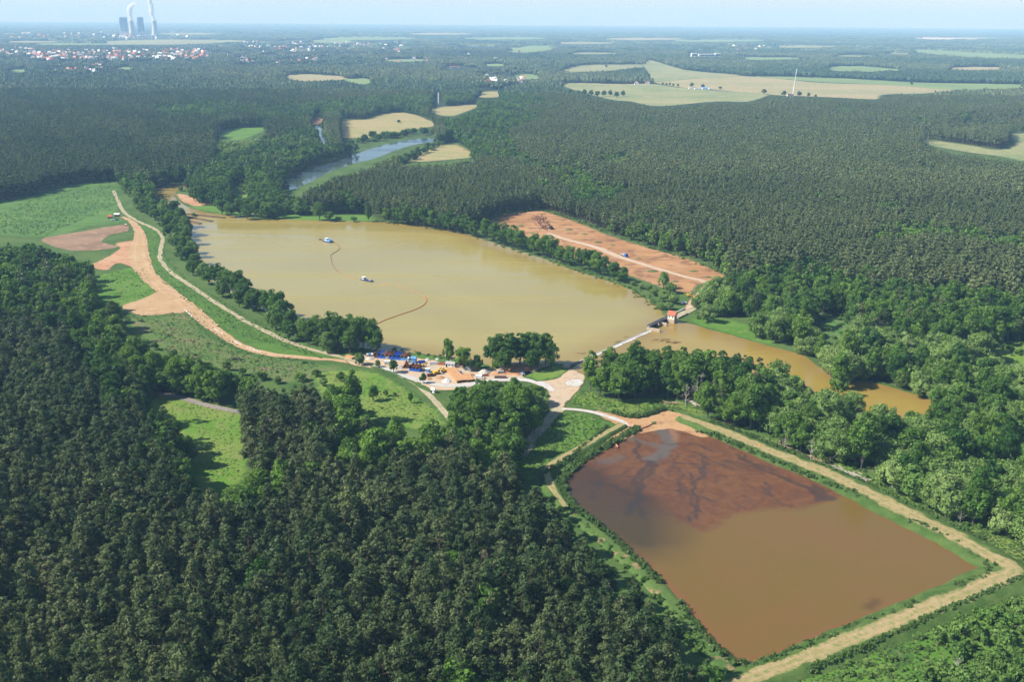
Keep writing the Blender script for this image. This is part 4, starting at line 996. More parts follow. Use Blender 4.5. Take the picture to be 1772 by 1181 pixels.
# trees on the left shore, between the crest path and the lake
LEFT = [(222,340,12,4),(232,334,12,5),(240,346,12,5),(236,354,11,4),(250,362,10,4.5),(252,370,9,3.5),(268,370,11,5),(268,378,10,4),(288,380,16,5.5),(304,378,14,5),(296,392,12,4.5),(314,394,15,5),(306,404,11,4),(322,408,14,5),(311,418,12,4.5),(322,424,13,4.8),(306,432,9,4),(322,440,12,5),(334,446,11,4.5),(314,450,9,4),(326,459,12,5),(340,466,10,4),(334,476,9,4),(352,482,10,4.2),
        (362,492,10,4.4),(376,494,13,4.6),(388,502,13,4.2),(398,510,14,4.5),(386,514,10,4),(412,514,15,4.8),(424,526,14,4.6),(414,532,10,4),(438,538,12,4.4)]
for i, (x, y, h, r) in enumerate(LEFT):
    h, r = h*1.3, r*1.3
    kd = 'willow' if i % 5 == 3 else 'broad'
    tree_at(x, y, h*1.08, r, kd, RNG.uniform(.1, .55), ('grey green willow' if kd == 'willow' else 'dark green broadleaf tree')+' in the row between crest path and left lake shore', 'lakeside_tree', 'lakeside tree', 'trees along the left lake shore')
for x, y, _a, _b in bushfield([(216,332),(245,352),(285,382),(322,398),(318,440),(300,436),(290,408),(266,386),(238,366)], 24, 1, 1):
    kd = 'willow' if RNG.uniform() < .3 else 'broad'
    tree_at(x, y, RNG.uniform(11, 17), RNG.uniform(4.5, 6.5), kd, RNG.uniform(.1, .5), ('grey green willow' if kd == 'willow' else 'dark green broadleaf tree')+' in the row between crest path and left lake shore', 'lakeside_tree', 'lakeside tree', 'trees along the left lake shore')
SOUTH = [(456,536,11,4.5),(468,548,14,5.2),(482,556,15,5.4),(478,570,13,5),(494,574,16,5.6),(508,582,13,4.6),(500,590,9,4)]
for i, (x, y, h, r) in enumerate(SOUTH):
    h, r = h*1.3, r*1.25
    tree_at(x, y, h*1.1, r, 'willow' if i in (0, 3) else 'broad', .5 if i == 0 else .2, ('pale willow' if i in (0, 3) else 'dark broadleaf tree')+' in the clump on the shore above the bend of the crest path', 'lakeside_tree', 'lakeside tree', 'shore clump above the path bend')
SW = [(524,588,11,4.6),(534,596,12,4.6),(548,590,13,5),(556,602,13,5),(574,596,15,5.6),(588,606,16,6),(602,600,15,5.6),(616,608,16,5.6),(630,604,15,5),(642,608,15,4.8),(652,612,11,3.4),(566,610,10,4.4),(606,612,12,4.6)]
for i, (x, y, h, r) in enumerate(SW):
    h, r = h*1.3, r*1.25
    tree_at(x, y, h*1.1, r, 'willow' if i in (0, 2, 11) else 'broad', RNG.uniform(.1, .45), ('bushy willow' if i in (0, 2, 11) else 'tall dark broadleaf tree')+' in the grove left of the works yard', 'lakeside_tree', 'lakeside tree', 'grove left of the works yard')
tree_at(776, 632, 17, 3.6, 'broad', .75, 'airy pale green tree with forked crown behind the white roofed hut', 'lakeside_tree', 'lakeside tree')
tree_at(803, 640, 14.5, 5.2, 'broad', .8, 'fresh green round tree behind the white roofed hut', 'lakeside_tree', 'lakeside tree')
tree_at(826, 642, 10, 3.6, 'broad', .1, 'small dark tree between the round green tree and the big grove', 'lakeside_tree', 'lakeside tree')
GROVE = [(852,638,18,4.6),(868,632,18,5),(884,636,19,5),(872,645,14,4),(900,634,18,5),(916,632,18,5),(930,636,19,5.2),(944,632,18,5),(954,638,15,3.8),(920,642,12,4)]
for i, (x, y, h, r) in enumerate(GROVE):
    h, r = h*1.15, r*1.2
    tree_at(x, y, h, r, 'broad', RNG.uniform(.15, .5), 'dense dark tree of the grove on the lake shore left of the weir', 'lakeside_tree', 'lakeside tree', 'grove left of the weir')
tree_at(681, 646, 8.5, 3, 'broad', .3, 'single dark tree in front of the blue shed row', 'yard_tree', 'tree')
tree_at(622, 632, 8, 2.8, 'willow', .2, 'grey green bushy tree left of the blue shed row', 'yard_tree', 'tree')
tree_at(654, 636, 5, 1.6, 'willow', .3, 'thin young tree between path and blue shed row', 'yard_tree', 'tree')
tree_at(732, 664, 6.5, 2, 'broad', .3, 'small tree on the edge of the white gravel road', 'yard_tree', 'tree')
tree_at(858, 644, 8, 2.4, 'broad', .85, 'fresh green young tree beside the orange earth mound', 'yard_tree', 'tree')
for x, y, h, r, t, l in ((646, 694, 9, 3, .6, 'fresh green small tree at the wood edge of the sunny meadow'), (711, 698, 6, 1.5, .15, 'lone conical little tree in the sunny meadow'), (668, 686, 4, 1.5, .5, 'low shrub in the upper part of the sunny meadow'), (683, 686, 2.5, 1.2, .8, 'yellowish low shrub in the middle of the sunny meadow'),
                     (232, 700, 15, 5, .75, 'fresh green tree at the left corner of the shaded clearing'), (402, 960, 15, 5.2, .95, 'bright green lone broadleaf crown among dark foreground pines'), (205, 1128, 16, 6, .3, 'bluish green rounded crown low in the left foreground'), (478, 1130, 12, 4.5, .9, 'yellow green crown near the bottom of the pine forest')):
    tree_at(x, y, h, r, 'broad', t, l, 'small_tree' if h < 10 else 'broadleaf_tree', 'small tree' if h < 10 else 'broadleaf tree')
# far shore, left to right
for x, y, _a, _b in bushfield([(400,366),(470,366),(545,370),(545,379),(470,378),(400,373)], 16, 1, 1):
    tree_at(x, y, RNG.uniform(12, 18), RNG.uniform(4.5, 6.5), 'willow' if RNG.uniform() < .35 else 'broad', RNG.uniform(.15, .5), 'bushy tree on the far shore near the inlet', 'lakeside_tree', 'lakeside tree', 'trees along the far lake shore')
NORTH = [(384,372,13,5),(398,376,13,5),(416,374,15,5),(428,380,13,4.6),(444,376,15,5.4),(458,380,12,4.5),(474,378,14,5),(492,377,12,4.4),(553,381,15,5.2),(570,383,8,4),(586,383,4,3),(612,384,4,3),(668,386,12,3.8),(688,387,13,5),(702,390,16,5),(718,391,14,5),(734,393,16,5),(748,396,15,5),(762,398,13,4.6),(776,401,16,5.4),(792,404,14,5),(806,408,16,5.4),(822,411,13,4.6),
         (842,417,17,5.6),(856,421,16,5.4),(872,426,17,5.6),(888,430,17,5.8),(902,434,15,5.4),(924,441,15,5),(940,446,16,5.4),(956,450,15,5),(970,455,12,4.6),(986,459,13,5),(1004,466,14,4.8),(1018,470,15,5),(1034,475,15,5),(1044,478,13,4.4),(1062,485,12,4.8),(1078,489,10,4)]
for i, (x, y, h, r) in enumerate(NORTH):
    h, r = h*1.3, r*1.25
    t = .9 if i in (12, 35) else RNG.uniform(.2, .6)
    lab = 'bright green round tree in the row on the far lake shore' if i in (12, 35) else ('bushy tree on the far shore near the inlet' if i < 8 else ('low grey shrub on the far shore grass' if i in (10, 11) else 'mid green tree in the row on the far lake shore'))
    if i == 12: lab = 'bright green round tree at the left start of the far shore row'
    if i == 35: lab = 'bright green round tree below the blue tipper truck'
    tree_at(x, y, h, r, 'broad', t, lab, 'lakeside_tree', 'lakeside tree', None if i in (12, 35) else 'trees along the far lake shore')
tree_at(638, 384, 17, 3.6, 'broad', .3, 'tall narrow tree with a bare lower trunk on the far shore', 'lakeside_tree', 'lakeside tree')
EAST = [(1148,500,14,4.6,'broad',.3),(1160,508,9,4,'broad',.5),(1132,512,7,3.4,'willow',.3),(1148,522,9,4.2,'willow',.5),(1166,526,9,4,'willow',.4),(1124,504,5,3,'bush',.5),(1144,536,5,3.4,'willow',.3),(1158,536,6,3.2,'willow',.5),(1110,500,4,3,'willow',.4),(1096,494,4,2.6,'willow',.3),
        (1206,534,11,4.4,'broad',.5),(1222,540,9,4,'willow',.2),(1232,548,8,3.6,'broad',.8),(1210,552,5,3,'bush',.6),(1252,538,11,5,'willow',.5),(1222,520,16,6,'willow',.7),(1240,510,15,5.5,'willow',.6)]
for x, y, h, r, kd, t in EAST:
    if kd == 'broad': kd = 'willow'; t = max(0, t-.35)
    tree_at(x, y, h, r, kd, t, ('grey green willow bush' if kd != 'broad' else 'green tree')+(' right of the sluice ramp' if x > 1190 else ' on the bank left of the sluice ramp'), 'bank_tree', 'bank tree', 'bank trees around the sluice')
for x, y, h, r, kd, t, l in ((325,330,14,5,'broad',.25,'dark broadleaf tree at the tip of the inlet mud bank'),(347,335,16,5.6,'broad',.3,'tall tree behind the inlet mud bank'),(365,340,17,6,'willow',.2,'large grey green willow behind the inlet mud bank'),(313,331,7,3,'willow',.3,'small leaning tree on the inlet shore'),(352,351,3.4,1.8,'broad',.1,'lone dark bush on the orange mud bank'),
                             (336,374,3.6,3,'willow',.1,'grey bush growing on the middle groyne'),(378,352,13,5,'broad',.2,'dark tree on the right edge of the grassy spit'),(392,362,14,5,'broad',.3,'tree above the lake shore beside the grassy spit')):
    tree_at(x, y, h, r, kd, t, l, 'inlet_tree', 'inlet tree')
# river and field trees
for x, y, h, r, l in ((1322,163,15,8,'round lone tree in the pale striped field'),(1356,166,15,7,'broad tree left of the radio mast'),(1383,167,15,6,'round tree right of the radio mast'),(1399,168,13,5,'small round tree second right of the radio mast'),(1411,169,9,4,'low tree third right of the radio mast'),(1197,151,15,7,'round tree beside the white farm buildings'),(1216,152,12,6,'tree behind the white farm buildings'),(1246,154,8,6,'low hedge tree right of the farm buildings'),
                      (1147,147,9,4,'first roadside tree right of the red roofed houses'),(1153,148,9,4,'second roadside tree right of the red roofed houses'),(1159,148,10,4,'third roadside tree right of the red roofed houses'),(1165,149,9,4,'fourth roadside tree right of the red roofed houses'),(1173,150,10,4.4,'last roadside tree before the farm'),(1049,117,14,6,'lone tree in the narrow pale field'),(690,213,7,4,'dark lone bush in the ochre river field'),
                      (574,225,15,7,'tree at the riverside bend of the upper river'),(568,216,15,7,'dark tree between upper river and ochre field'),(582,238,14,7,'tree below the ochre river field'),(1577,147,12,6,'dark tree in the thin green far field')):
    tree_at(x, y, h, r, 'broad', .15, l, 'field_tree', 'field tree')
CL = [(990+i*11, 166+[0,1,-1,0,2,1,0,3,1][i], 17, 7) for i in range(9)]
for x, y, h, r in CL:
    tree_at(x, y, h, r, 'broad', .12, 'dark tree of the copse jutting into the pale striped field', 'field_tree', 'field tree', 'copse at the field edge')
for i, (x, y) in enumerate([(632,243),(642,240),(650,243),(662,239),(674,236),(684,238),(695,233),(706,230),(716,232),(728,228),(740,230),(750,231),(620,247),(608,251),(596,258),(585,264),(570,268)] + [(q[0], q[1]) for q in bushfield([(570,266),(600,254),(640,240),(690,232),(754,228),(754,233),(690,239),(640,247),(600,262),(575,272)], 34, 1, 1)]):
    tree_at(x, y, RNG.uniform(6, 14), RNG.uniform(4, 6.5), 'broad' if i % 3 else 'willow', .2, 'tree in the hedge row above the blue backwater', 'hedge_tree', 'hedge tree', 'hedge row above the backwater')
for i, (x, y) in enumerate([(690,281),(702,277),(714,273),(724,270),(736,264),(746,260),(758,255),(678,287),(666,292)] + [(q[0], q[1]) for q in bushfield([(664,296),(690,280),(720,268),(756,250),(762,254),(730,272),(700,284)], 26, 1, 1)]):
    tree_at(x, y, RNG.uniform(6, 13), RNG.uniform(3.5, 5.5), 'broad' if i % 3 else 'willow', .25, 'tree in the belt between backwater and triangular field', 'hedge_tree', 'hedge tree', 'belt below the backwater')
# dead and bare trees
for i, (x, y, h, l) in enumerate(((1186,706,15,'bare pale tree at the corner of the dark wood right of the weir'),(1204,704,17,'tall leafless twin trunk near the wood corner'),(1211,704,16,'second leafless twin trunk near the wood corner'),(1357,782,13,'white leaning bare trunk beside the basin dike'),(1402,802,12,'bare pale sapling in front of the willows by the dike'),(1448,798,11,'bare forked trunk under a willow by the dike'),(1456,168,9,'thin bare trunk near the radio mast field'),
                              (1660,912,7,'small bare tree in the scrub by the right dike'),(1655,1172,6,'large grey leafless bush in the bottom right scrub'),(250,1150,12,'white dead tree low in the left foreground'),(1470,470,14,'bare pale trunks at the pine slope edge'),(1600,496,12,'bare grey trunk above the willows'))):
    b_ = BARE[i % 3]; k = h/13
    e = put_tree('bare_tree', b_, P(x, y), k*(1.5 if i == 8 else 1), k, RNG.uniform(0, 6), .5, l, 'bare tree', None, 'branches')
for i, (x, y, h, l) in enumerate(((108, 935, 15, 'brown dead pine in the left foreground forest'), (942, 1110, 17, 'pink brown dead pine top among foreground pines'), (1258, 470, 16, 'rust brown dying pine at the end of the red clearing'))):
    me = PROT['pine'][0][i]; dm = me[0].copy(); dm.materials.clear(); dm.materials.append(L_dead)
    put_tree('dead_pine', (dm, me[1]), P(x, y), .8, h/21, 1.0, .5, l, 'dead pine')
for i, (x, y, h, l) in enumerate(((396, 624, 7, 'grey leafless looking willow bush below the earth road'), (322, 622, 7, 'silvery grey bush at the lower edge of the rough meadow'), (292, 610, 5, 'white flowering bush below the rough meadow'), (222, 558, 4, 'pale bush beside the dark round tree near the earth turning place'))):
    put_tree('grey_bush', PALEB[i % 2], P(x, y), h/6*1.1, h/6, i, .95, l, 'bush')
for x, y, _a, _b in bushfield([(770,700),(800,684),(850,682),(905,683),(946,700),(940,725),(880,722),(800,715)], 46, 1, 1):
    h = RNG.uniform(6, 9.5) if y < 700 else RNG.uniform(9, 13)
    tree_at(x, y, h, h*.38, 'willow' if RNG.uniform() < .3 else 'broad', RNG.uniform(.3, .75), 'light green young tree in the upper edge of the round wood below the works yard', 'young_tree', 'young tree', 'young trees of the round wood')
for i, (x, y) in enumerate(((330, 1010), (705, 905), (838, 1035), (560, 960), (90, 1060), (640, 1150), (455, 1060), (1045, 1090))):
    me = PROT['pine'][0][i % 5]; dm = me[0].copy(); dm.materials.clear(); dm.materials.append(L_pale)
    put_tree('dying_pine', (dm, me[1]), P(x, y), .8, .95, 1.0, float(i % 3)/2, 'thin greyish dying pine among the dense foreground pines', 'dying pine', 'dying pines of the foreground forest')
for i, (x, y) in enumerate(((262,672),(276,676),(292,678),(308,682),(324,686),(340,690),(356,694),(372,698),(270,660),(290,664),(312,668),(334,672),(356,678),(380,684),(400,690),(420,694))):
    tree_at(x, y, RNG.uniform(10.5, 14), RNG.uniform(4.2, 5.6), 'broad', RNG.uniform(.35, .85), 'fresh green broadleaf tree in the belt along the upper side of the grey lane', 'lane_tree', 'lane tree', 'belt of trees along the grey lane')
for i, (x, y) in enumerate(((250,600),(268,606),(236,590),(300,618),(330,632),(360,640),(392,642),(420,650),(452,658),(480,664),(520,660),(548,652),(560,668),(590,660))):
    tree_at(x, y, RNG.uniform(4, 8), RNG.uniform(2.2, 3.6), 'willow' if i % 3 == 0 else 'broad', RNG.uniform(.2, .8), 'low scrub tree at the lower edge of the rough meadow', 'scrub_tree', 'scrub tree', 'scrub trees below the rough meadow')
tree_at(198, 560, 11, 4.4, 'broad', .2, 'dark round tree beside the earth turning place', 'small_tree', 'small tree')

# ------------------------------------------------------------------ bushes: the 300 that show largest are things, the rest is scrub
SCRUB = [(1790,1015),(1700,1050),(1600,1085),(1500,1125),(1420,1158),(1340,1195),(1330,1260),(1850,1260),(1850,1015)]
BUSH = []
for b_ in bushfield(SCRUB, 170, .6, 2.2, .8): BUSH.append((*b_, .8, 'in the scrub below the basin dike'))
for b_ in bushfield([(1600,1100),(1772,1040),(1800,1200),(1560,1210),(1640,1130)], 52, 2.6, 5.2, 1.0): BUSH.append((*b_, .6, 'in the scrub below the basin dike'))
for b_ in bushfield([(1225,728),(1300,757),(1400,795),(1500,838),(1600,885),(1700,926),(1790,960),(1790,945),(1700,912),(1600,865),(1500,815),(1400,770),(1290,742)], 80, .6, 1.8, .8): BUSH.append((*b_, .5, 'at the wood edge along the right basin dike'))
for b_ in bushfield([(1380,520),(1772,560),(1772,700),(1640,690),(1500,650),(1400,610),(1330,590)], 260, 1.2, 3.2, .9): BUSH.append((*b_, .45, 'under the willows on the far river bank'))
for b_ in bushfield([(225,545),(330,540),(420,605),(540,625),(600,640),(480,660),(300,608)], 40, .5, 1.7, .8): BUSH.append((*b_, .35, 'in the rough meadow below the earth road'))
for b_ in bushfield([(205,345),(240,390),(258,470),(380,572),(560,622),(560,606),(430,552),(330,487),(284,440),(284,405),(222,362)], 230, .3, .95, .7): BUSH.append((*b_, .3, 'on the grassy dike slope'))
for b_ in bushfield([(500,590),(580,600),(700,612),(830,634),(830,626),(700,606),(590,592)], 60, .6, 1.6, .8): BUSH.append((*b_, .4, 'on the shore of the works yard'))
for b_ in bushfield([(330,470),(520,590),(500,570),(340,455),(300,420),(290,380),(320,400),(320,440)], 130, .7, 1.9, .8): BUSH.append((*b_, .4, 'under the left shore trees'))
for b_ in bushfield([(640,384),(790,404),(930,448),(1060,492),(1130,535),(1155,545),(1140,520),(1060,480),(930,436),(790,395),(640,378)], 220, .7, 1.9, .7): BUSH.append((*b_, .45, 'along the far lake shore'))
for b_ in bushfield([(985,712),(1050,735),(950,815),(905,828),(890,805),(940,745)], 110, .3, 1.0, .7): BUSH.append((*b_, .55, 'in the bright meadow beside the basin'))
for b_ in bushfield([(985,700),(1010,680),(1150,695),(1200,710),(1100,718),(1040,711)], 80, .3, 1.1, .8): BUSH.append((*b_, .6, 'in the bright meadow below the dark wood'))
for b_ in bushfield([(560,650),(690,665),(770,725),(700,735),(620,715)], 30, .3, 1.1, .8): BUSH.append((*b_, .6, 'in the sunny meadow below the yard'))
for b_ in bushfield([(845,382),(935,363),(1060,408),(1262,478),(1262,470),(1060,398),(935,354)], 150, .8, 2.2, .9): BUSH.append((*b_, .6, 'along the upper edge of the red clearing'))
for b_ in bushfield([(165,478),(250,465),(275,505),(205,528)], 40, .3, .9, .7): BUSH.append((*b_, .2, 'in the dark meadow beside the earth road'))
for b_ in bushfield([(0,368),(60,342),(195,316),(210,360),(80,405),(0,402)], 160, .5, 1.2, .6): BUSH.append((*b_, .25, 'in the reedy left meadow'))
for b_ in bushfield([(1000,895),(1120,1010),(1200,1095),(1260,1165),(1235,1165),(1160,1070),(1080,985),(990,905)], 90, .5, 1.8, .9): BUSH.append((*b_, .6, 'between the forest and the basin'))
for b_ in bushfield([(795,655),(845,662),(940,668),(955,700),(930,740),(780,690)], 60, .8, 2.2, .9): BUSH.append((*b_, .5, 'round the wood below the works yard'))
bp = PP([(b[0], b[1]) for b in BUSH]); br_ = np.array([b[2] for b in BUSH]); bh = np.array([b[3] for b in BUSH]); btn = np.clip(np.array([b[4] for b in BUSH])+RNG.normal(0, .22, len(BUSH)), 0, 1)
bsz = br_/np.hypot(bp[:, 0], bp[:, 1]); bxy = np.array([(b[0], b[1]) for b in BUSH])
vis = (bxy[:, 0] < PW-6) & (bxy[:, 1] < PH-4)
order = np.argsort(-np.where(vis, bsz, 0)); ind, rest = order[:300], order[300:]
for i in ind:
    big = 'large' if br_[i] > 2.4 else ('mid sized' if br_[i] > 1.4 else 'small')
    c_ = {'dark': 'deep green', 'mid': 'green', 'pale': 'light green'}[tone(btn[i])]
    lab = f'{big} {c_} bush {BUSH[i][5]}'
    put_tree('bush', pick('bush'), (bp[i, 0], bp[i, 1], 0), br_[i]/1.3, br_[i]/1.3*bh[i], RNG.uniform(0, 6.28), btn[i], lab, 'bush', lab.replace('bush', 'bushes'))
n = len(rest)
scatter_stuff('scrub', np.column_stack([bp[rest], np.zeros(n)]), np.where(np.hypot(bp[rest, 0], bp[rest, 1]) < 600, RNG.integers(0, 4, n), 4+RNG.integers(0, 2, n)), br_[rest]/1.3, br_[rest]/1.3*bh[rest], RNG.uniform(0, 6.28, n), btn[rest], [q[2] for q in PROT['bush'][0]+PROT['bush'][1]], 'low green scrub on banks, slopes and meadows', 'scrub')

# reeds along the basin and weeds in the near grass
def along(px, off0, off1, per_m, closed=False):
    w = catmull(PP(px), 1.0, closed); d = np.gradient(w, axis=0); d /= np.linalg.norm(d, axis=1)[:, None]; nr = np.stack([d[:, 1], -d[:, 0]], 1)
    n = int(len(w)*per_m); i = RNG.integers(0, len(w), n); o = RNG.uniform(off0, off1, n)
    return w[i]+nr[i]*o[:, None]+RNG.normal(0, .2, (n, 2))
bc = PP(BASIN).mean(0)
R_ = []
for seg, per, wd_ in ((BASIN[1:8], 5.0, 4.5), (BASIN[6:14], 6.0, 3.0), (BASIN[14:23], 4.0, 3.0), (BASIN[23:31], 3.0, 2.4), (BASIN[31:] + BASIN[:1], 5.0, 3.4)):
    q = along(seg, -wd_, wd_, per)
    pxx, pyy, _ = topix(np.column_stack([q, np.zeros(len(q))]))
    R_.append(q[~inside(pxx, pyy, BASIN) & ~inside(pxx, pyy, [(1108,735),(1215,735),(1225,752),(1165,742),(1108,750)])])
for px, per, wd_ in (([(1780,1000),(1720,1026),(1640,1060),(1560,1095),(1480,1132),(1400,1165)], 5.0, 0.8), ([(1230,730),(1300,757),(1400,800),(1500,842),(1600,890),(1700,935)], 3.2, 0.9), ([(1050,742),(1000,785),(955,815),(938,828)], 4.0, .8), ([(1060,716),(1100,724),(1150,710)], 5, .9)):
    R_.append(along(px, -wd_, wd_, per))
q = np.concatenate(R_); n = len(q)
scatter_stuff('reeds', np.column_stack([q, np.full(n, .2)]), RNG.integers(0, 3, n), RNG.uniform(.5, 1.5, n), RNG.uniform(.6, 1.9, n), RNG.uniform(0, 6.28, n), np.clip(RNG.normal(.3, .25, n), 0, 1), [m_[2] for m_ in PROT['reed'][0]], 'green reed and tall weed fringe along the basin and its dikes', 'reeds')
W_ = []
for poly, n, lo_, hi_ in ((SCRUB, 5000, .3, 1.1), ([(985,712),(1050,728),(1055,742),(950,820),(905,830),(885,805),(940,740)], 2600, .25, .8), ([(1190,716),(1360,768),(1560,850),(1790,950),(1790,985),(1600,895),(1400,805),(1240,742)], 3200, .3, .9), ([(985,700),(1005,675),(1060,690),(1200,700),(1230,722),(1150,706),(1100,720)], 1500, .25, .8), ([(560,645),(690,660),(775,728),(700,735),(620,718)], 1500, .25, .7), ([(248,680),(420,716),(412,830),(330,835),(350,760),(280,700)], 1100, .25, .7),
                          ([(225,545),(335,540),(420,605),(560,630),(480,660),(300,608)], 2600, .3, .9), ([(0,370),(60,340),(198,315),(212,350),(80,408),(0,405)], 2600, .5, 1.2), ([(208,350),(245,395),(258,470),(380,572),(560,622),(490,580),(330,490),(284,440),(284,405),(222,362)], 3000, .3, .8), ([(170,480),(250,465),(275,505),(205,528)], 700, .3, .8)):
    for x, y, r, _ in bushfield(poly, n, lo_, hi_): W_.append((x, y, r*.7))
W_ = np.array(W_); q = PP(W_[:, :2]); n = len(q)
scatter_stuff('weeds', np.column_stack([q, np.zeros(n)]), RNG.integers(0, 3, n), W_[:, 2], W_[:, 2]*RNG.uniform(.5, 1.0, n), RNG.uniform(0, 6.28, n), np.clip(RNG.normal(.32, .25, n), 0, 1), [m_[2] for m_ in PROT['reed'][0]], 'tufts of tall grass and weeds in the open meadows', 'weeds')
# ================================================================== MAN-MADE THINGS
def flat(name, col, rough=0.6, spec=0.3, metal=0.0): return plain(name, col, rough, spec, 0.12, 0.8, metal)
m_blue = flat('blue_paint', (0.02, 0.11, 0.52), .45); m_lblue = flat('light_blue_paint', (0.10, 0.30, 0.62), .45); m_rust = flat('rusty_sheet', (0.36, 0.13, 0.06), .85); m_drust = flat('dark_rust', (0.14, 0.06, 0.04), .9)
m_grey = flat('grey_steel', (0.32, 0.32, 0.32), .6); m_white = flat('white_paint', (0.78, 0.78, 0.76), .55); m_dark = flat('dark_opening', (0.02, 0.018, 0.016), .95, .05); m_wood = flat('weathered_boards', (0.34, 0.25, 0.16), .9)  # m_dark paints the shade inside open gables and bays; also plain dark parts
m_lumber = flat('fresh_timber', (0.44, 0.24, 0.11), .9); m_yel = flat('machine_yellow', (0.62, 0.38, 0.02), .45); m_black = flat('black_rubber', (0.025, 0.025, 0.025), .85); m_glass = flat('dark_glass', (0.03, 0.05, 0.07), .08, .6)
m_conc = flat('concrete', (0.30, 0.28, 0.25), .9); m_pconc = flat('stained_concrete', (0.40, 0.32, 0.23), .9); m_red = flat('red_roof_tiles', (0.50, 0.11, 0.06), .8); m_cream = flat('cream_render', (0.66, 0.62, 0.53), .85)
m_foam = flat('white_water', (0.62, 0.61, 0.57), .6); m_sandh = flat('grey_gravel_heap', (0.42, 0.39, 0.34), .95); m_wgrav = flat('white_gravel_heap', (0.62, 0.60, 0.57), .95); m_ora = flat('orange_float', (0.62, 0.17, 0.06), .6); m_pipe = flat('dark_pipe', (0.10, 0.06, 0.05), .7)
m_brick = flat('brown_sheet_piles', (0.13, 0.07, 0.05), .9); m_navy = flat('navy_paint', (0.015, 0.03, 0.16), .4); m_earth = M_orange; m_tarp = flat('grey_blue_tarp', (0.30, 0.31, 0.42), .5)

def ang(a, b): d = P(*b)-P(*a); return math.atan2(d.y, d.x)
def mpp(x, y): return (P(x, y)-Vector((0, 0, CH))).dot(Vector(CF))/FPX

def shed(px, py, wall, roof, label, group=None, rz=0.0, w=2.7, l=6.0, h=2.3, rh=1.7, front=None):
    e = empty('gabled_shed', P(px, py), label, 'shed', group, rz)
    b = MB(); t = .12
    b.box((-w/2+t/2, l/2, h/2), (t, l, h)); b.box((w/2-t/2, l/2, h/2), (t, l, h)); b.box((0, l-t/2, h/2), (w-2*t, t, h))
    b.build('side_walls', wall, e)
    MB().box((0, t/2, h*.42), (w-2*t-.01, t, h*.84)).build('front_wall', front or wall, e)
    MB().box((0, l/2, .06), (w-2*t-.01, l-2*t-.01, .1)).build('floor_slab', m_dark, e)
    MB().roof((0, l/2, h), l, w, rh, .1, .22, 'y').build('roof', roof, e)
    fr = MB()
    for sg in (-1, 1): fr.cyl((sg*w/2*1.1, -.26, h-.1), (0, -.26, h+rh+.05), .09, .09, 5)
    fr.build('gable_frame', m_lumber if roof is m_rust else roof, e)
    MB().box((0, l*.6, h+.02), (w-.3, l*.7, .05)).build('gable_shade', m_dark, e)  # near-black here and on the floor paints the shade inside the open gable
    return e
rz1 = ang((650, 621), (705, 626))
ROW = [(650, m_drust, m_rust, 'leftmost shed of the long row, brown walls and rusty roof'), (656.5, m_blue, m_blue, 'all blue shed second from the left in the long row'), (663, m_blue, m_grey, 'blue shed under a grey roof in the long row'), (669.5, m_grey, m_rust, 'grey fronted shed with rusty roof in the middle of the long row'),
       (676.5, m_blue, m_rust, 'blue shed with rusty roof half hidden by the single dark tree'), (683.5, m_blue, m_blue, 'all blue shed right of the single dark tree'), (690, m_blue, m_blue, 'second all blue shed right of the single dark tree'), (696.5, m_lblue, m_lumber, 'lighter blue shed with tan roof in the long row'), (703, m_lblue, m_rust, 'rightmost shed of the long row, lighter blue with rusty roof')]
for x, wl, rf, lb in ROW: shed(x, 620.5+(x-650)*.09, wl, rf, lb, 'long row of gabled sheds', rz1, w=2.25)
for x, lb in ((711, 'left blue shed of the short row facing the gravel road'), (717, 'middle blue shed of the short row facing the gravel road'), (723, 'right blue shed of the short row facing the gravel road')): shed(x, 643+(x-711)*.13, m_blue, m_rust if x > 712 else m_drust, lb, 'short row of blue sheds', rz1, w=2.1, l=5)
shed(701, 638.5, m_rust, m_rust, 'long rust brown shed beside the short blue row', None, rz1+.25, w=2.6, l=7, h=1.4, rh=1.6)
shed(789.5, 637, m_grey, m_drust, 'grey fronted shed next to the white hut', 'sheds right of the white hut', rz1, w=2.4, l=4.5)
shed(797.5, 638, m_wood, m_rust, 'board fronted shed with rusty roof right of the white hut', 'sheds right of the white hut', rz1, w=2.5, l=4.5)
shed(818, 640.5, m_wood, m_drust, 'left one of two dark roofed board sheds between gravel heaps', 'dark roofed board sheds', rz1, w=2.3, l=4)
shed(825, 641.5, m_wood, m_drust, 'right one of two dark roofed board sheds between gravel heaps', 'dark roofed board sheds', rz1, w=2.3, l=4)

def hut(name, px, py, W, D, H, rh, wall, roof, label, cat, rz=0.0, win=2, door=True, axis='x'):
    e = empty(name, P(px, py), label, cat, None, rz)
    MB().box((0, 0, H/2), (W, D, H)).gable((0, 0, H), W if axis == 'x' else D, D if axis == 'x' else W, rh, 0, 0, axis).build('wall', wall, e)
    MB().roof((0, 0, H+.06), W if axis == 'x' else D, D if axis == 'x' else W, rh, .12, .3, axis).build('roof', roof, e)
    for i in range(win):
        x = (i-(win-1)/2)*W/(win+.6) + (W*.1 if door else 0)
        f = MB().box((x, -D/2-.02, H*.58), (W*.14+.2, .05, H*.36)).build('window', m_white, e); MB().box((x, -D/2-.055, H*.58), (W*.14, .03, H*.28)).build('pane', m_glass, f)
    if door: MB().box((-W*.38, -D/2-.03, H*.42), (W*.13+.2, .06, H*.8)).build('door', m_dark, e)
    return e
hut('site_hut', 780, 635.5, 5.6, 3.2, 2.5, 1.0, m_white, m_grey, 'white site hut with a grey ridged roof and light blue door', 'hut', rz1)
hut('site_hut', 776, 620.5, 3.2, 2.6, 1.9, .5, m_wood, m_white, 'little hut with a flat white roof under the airy tree', 'hut', rz1, 0)
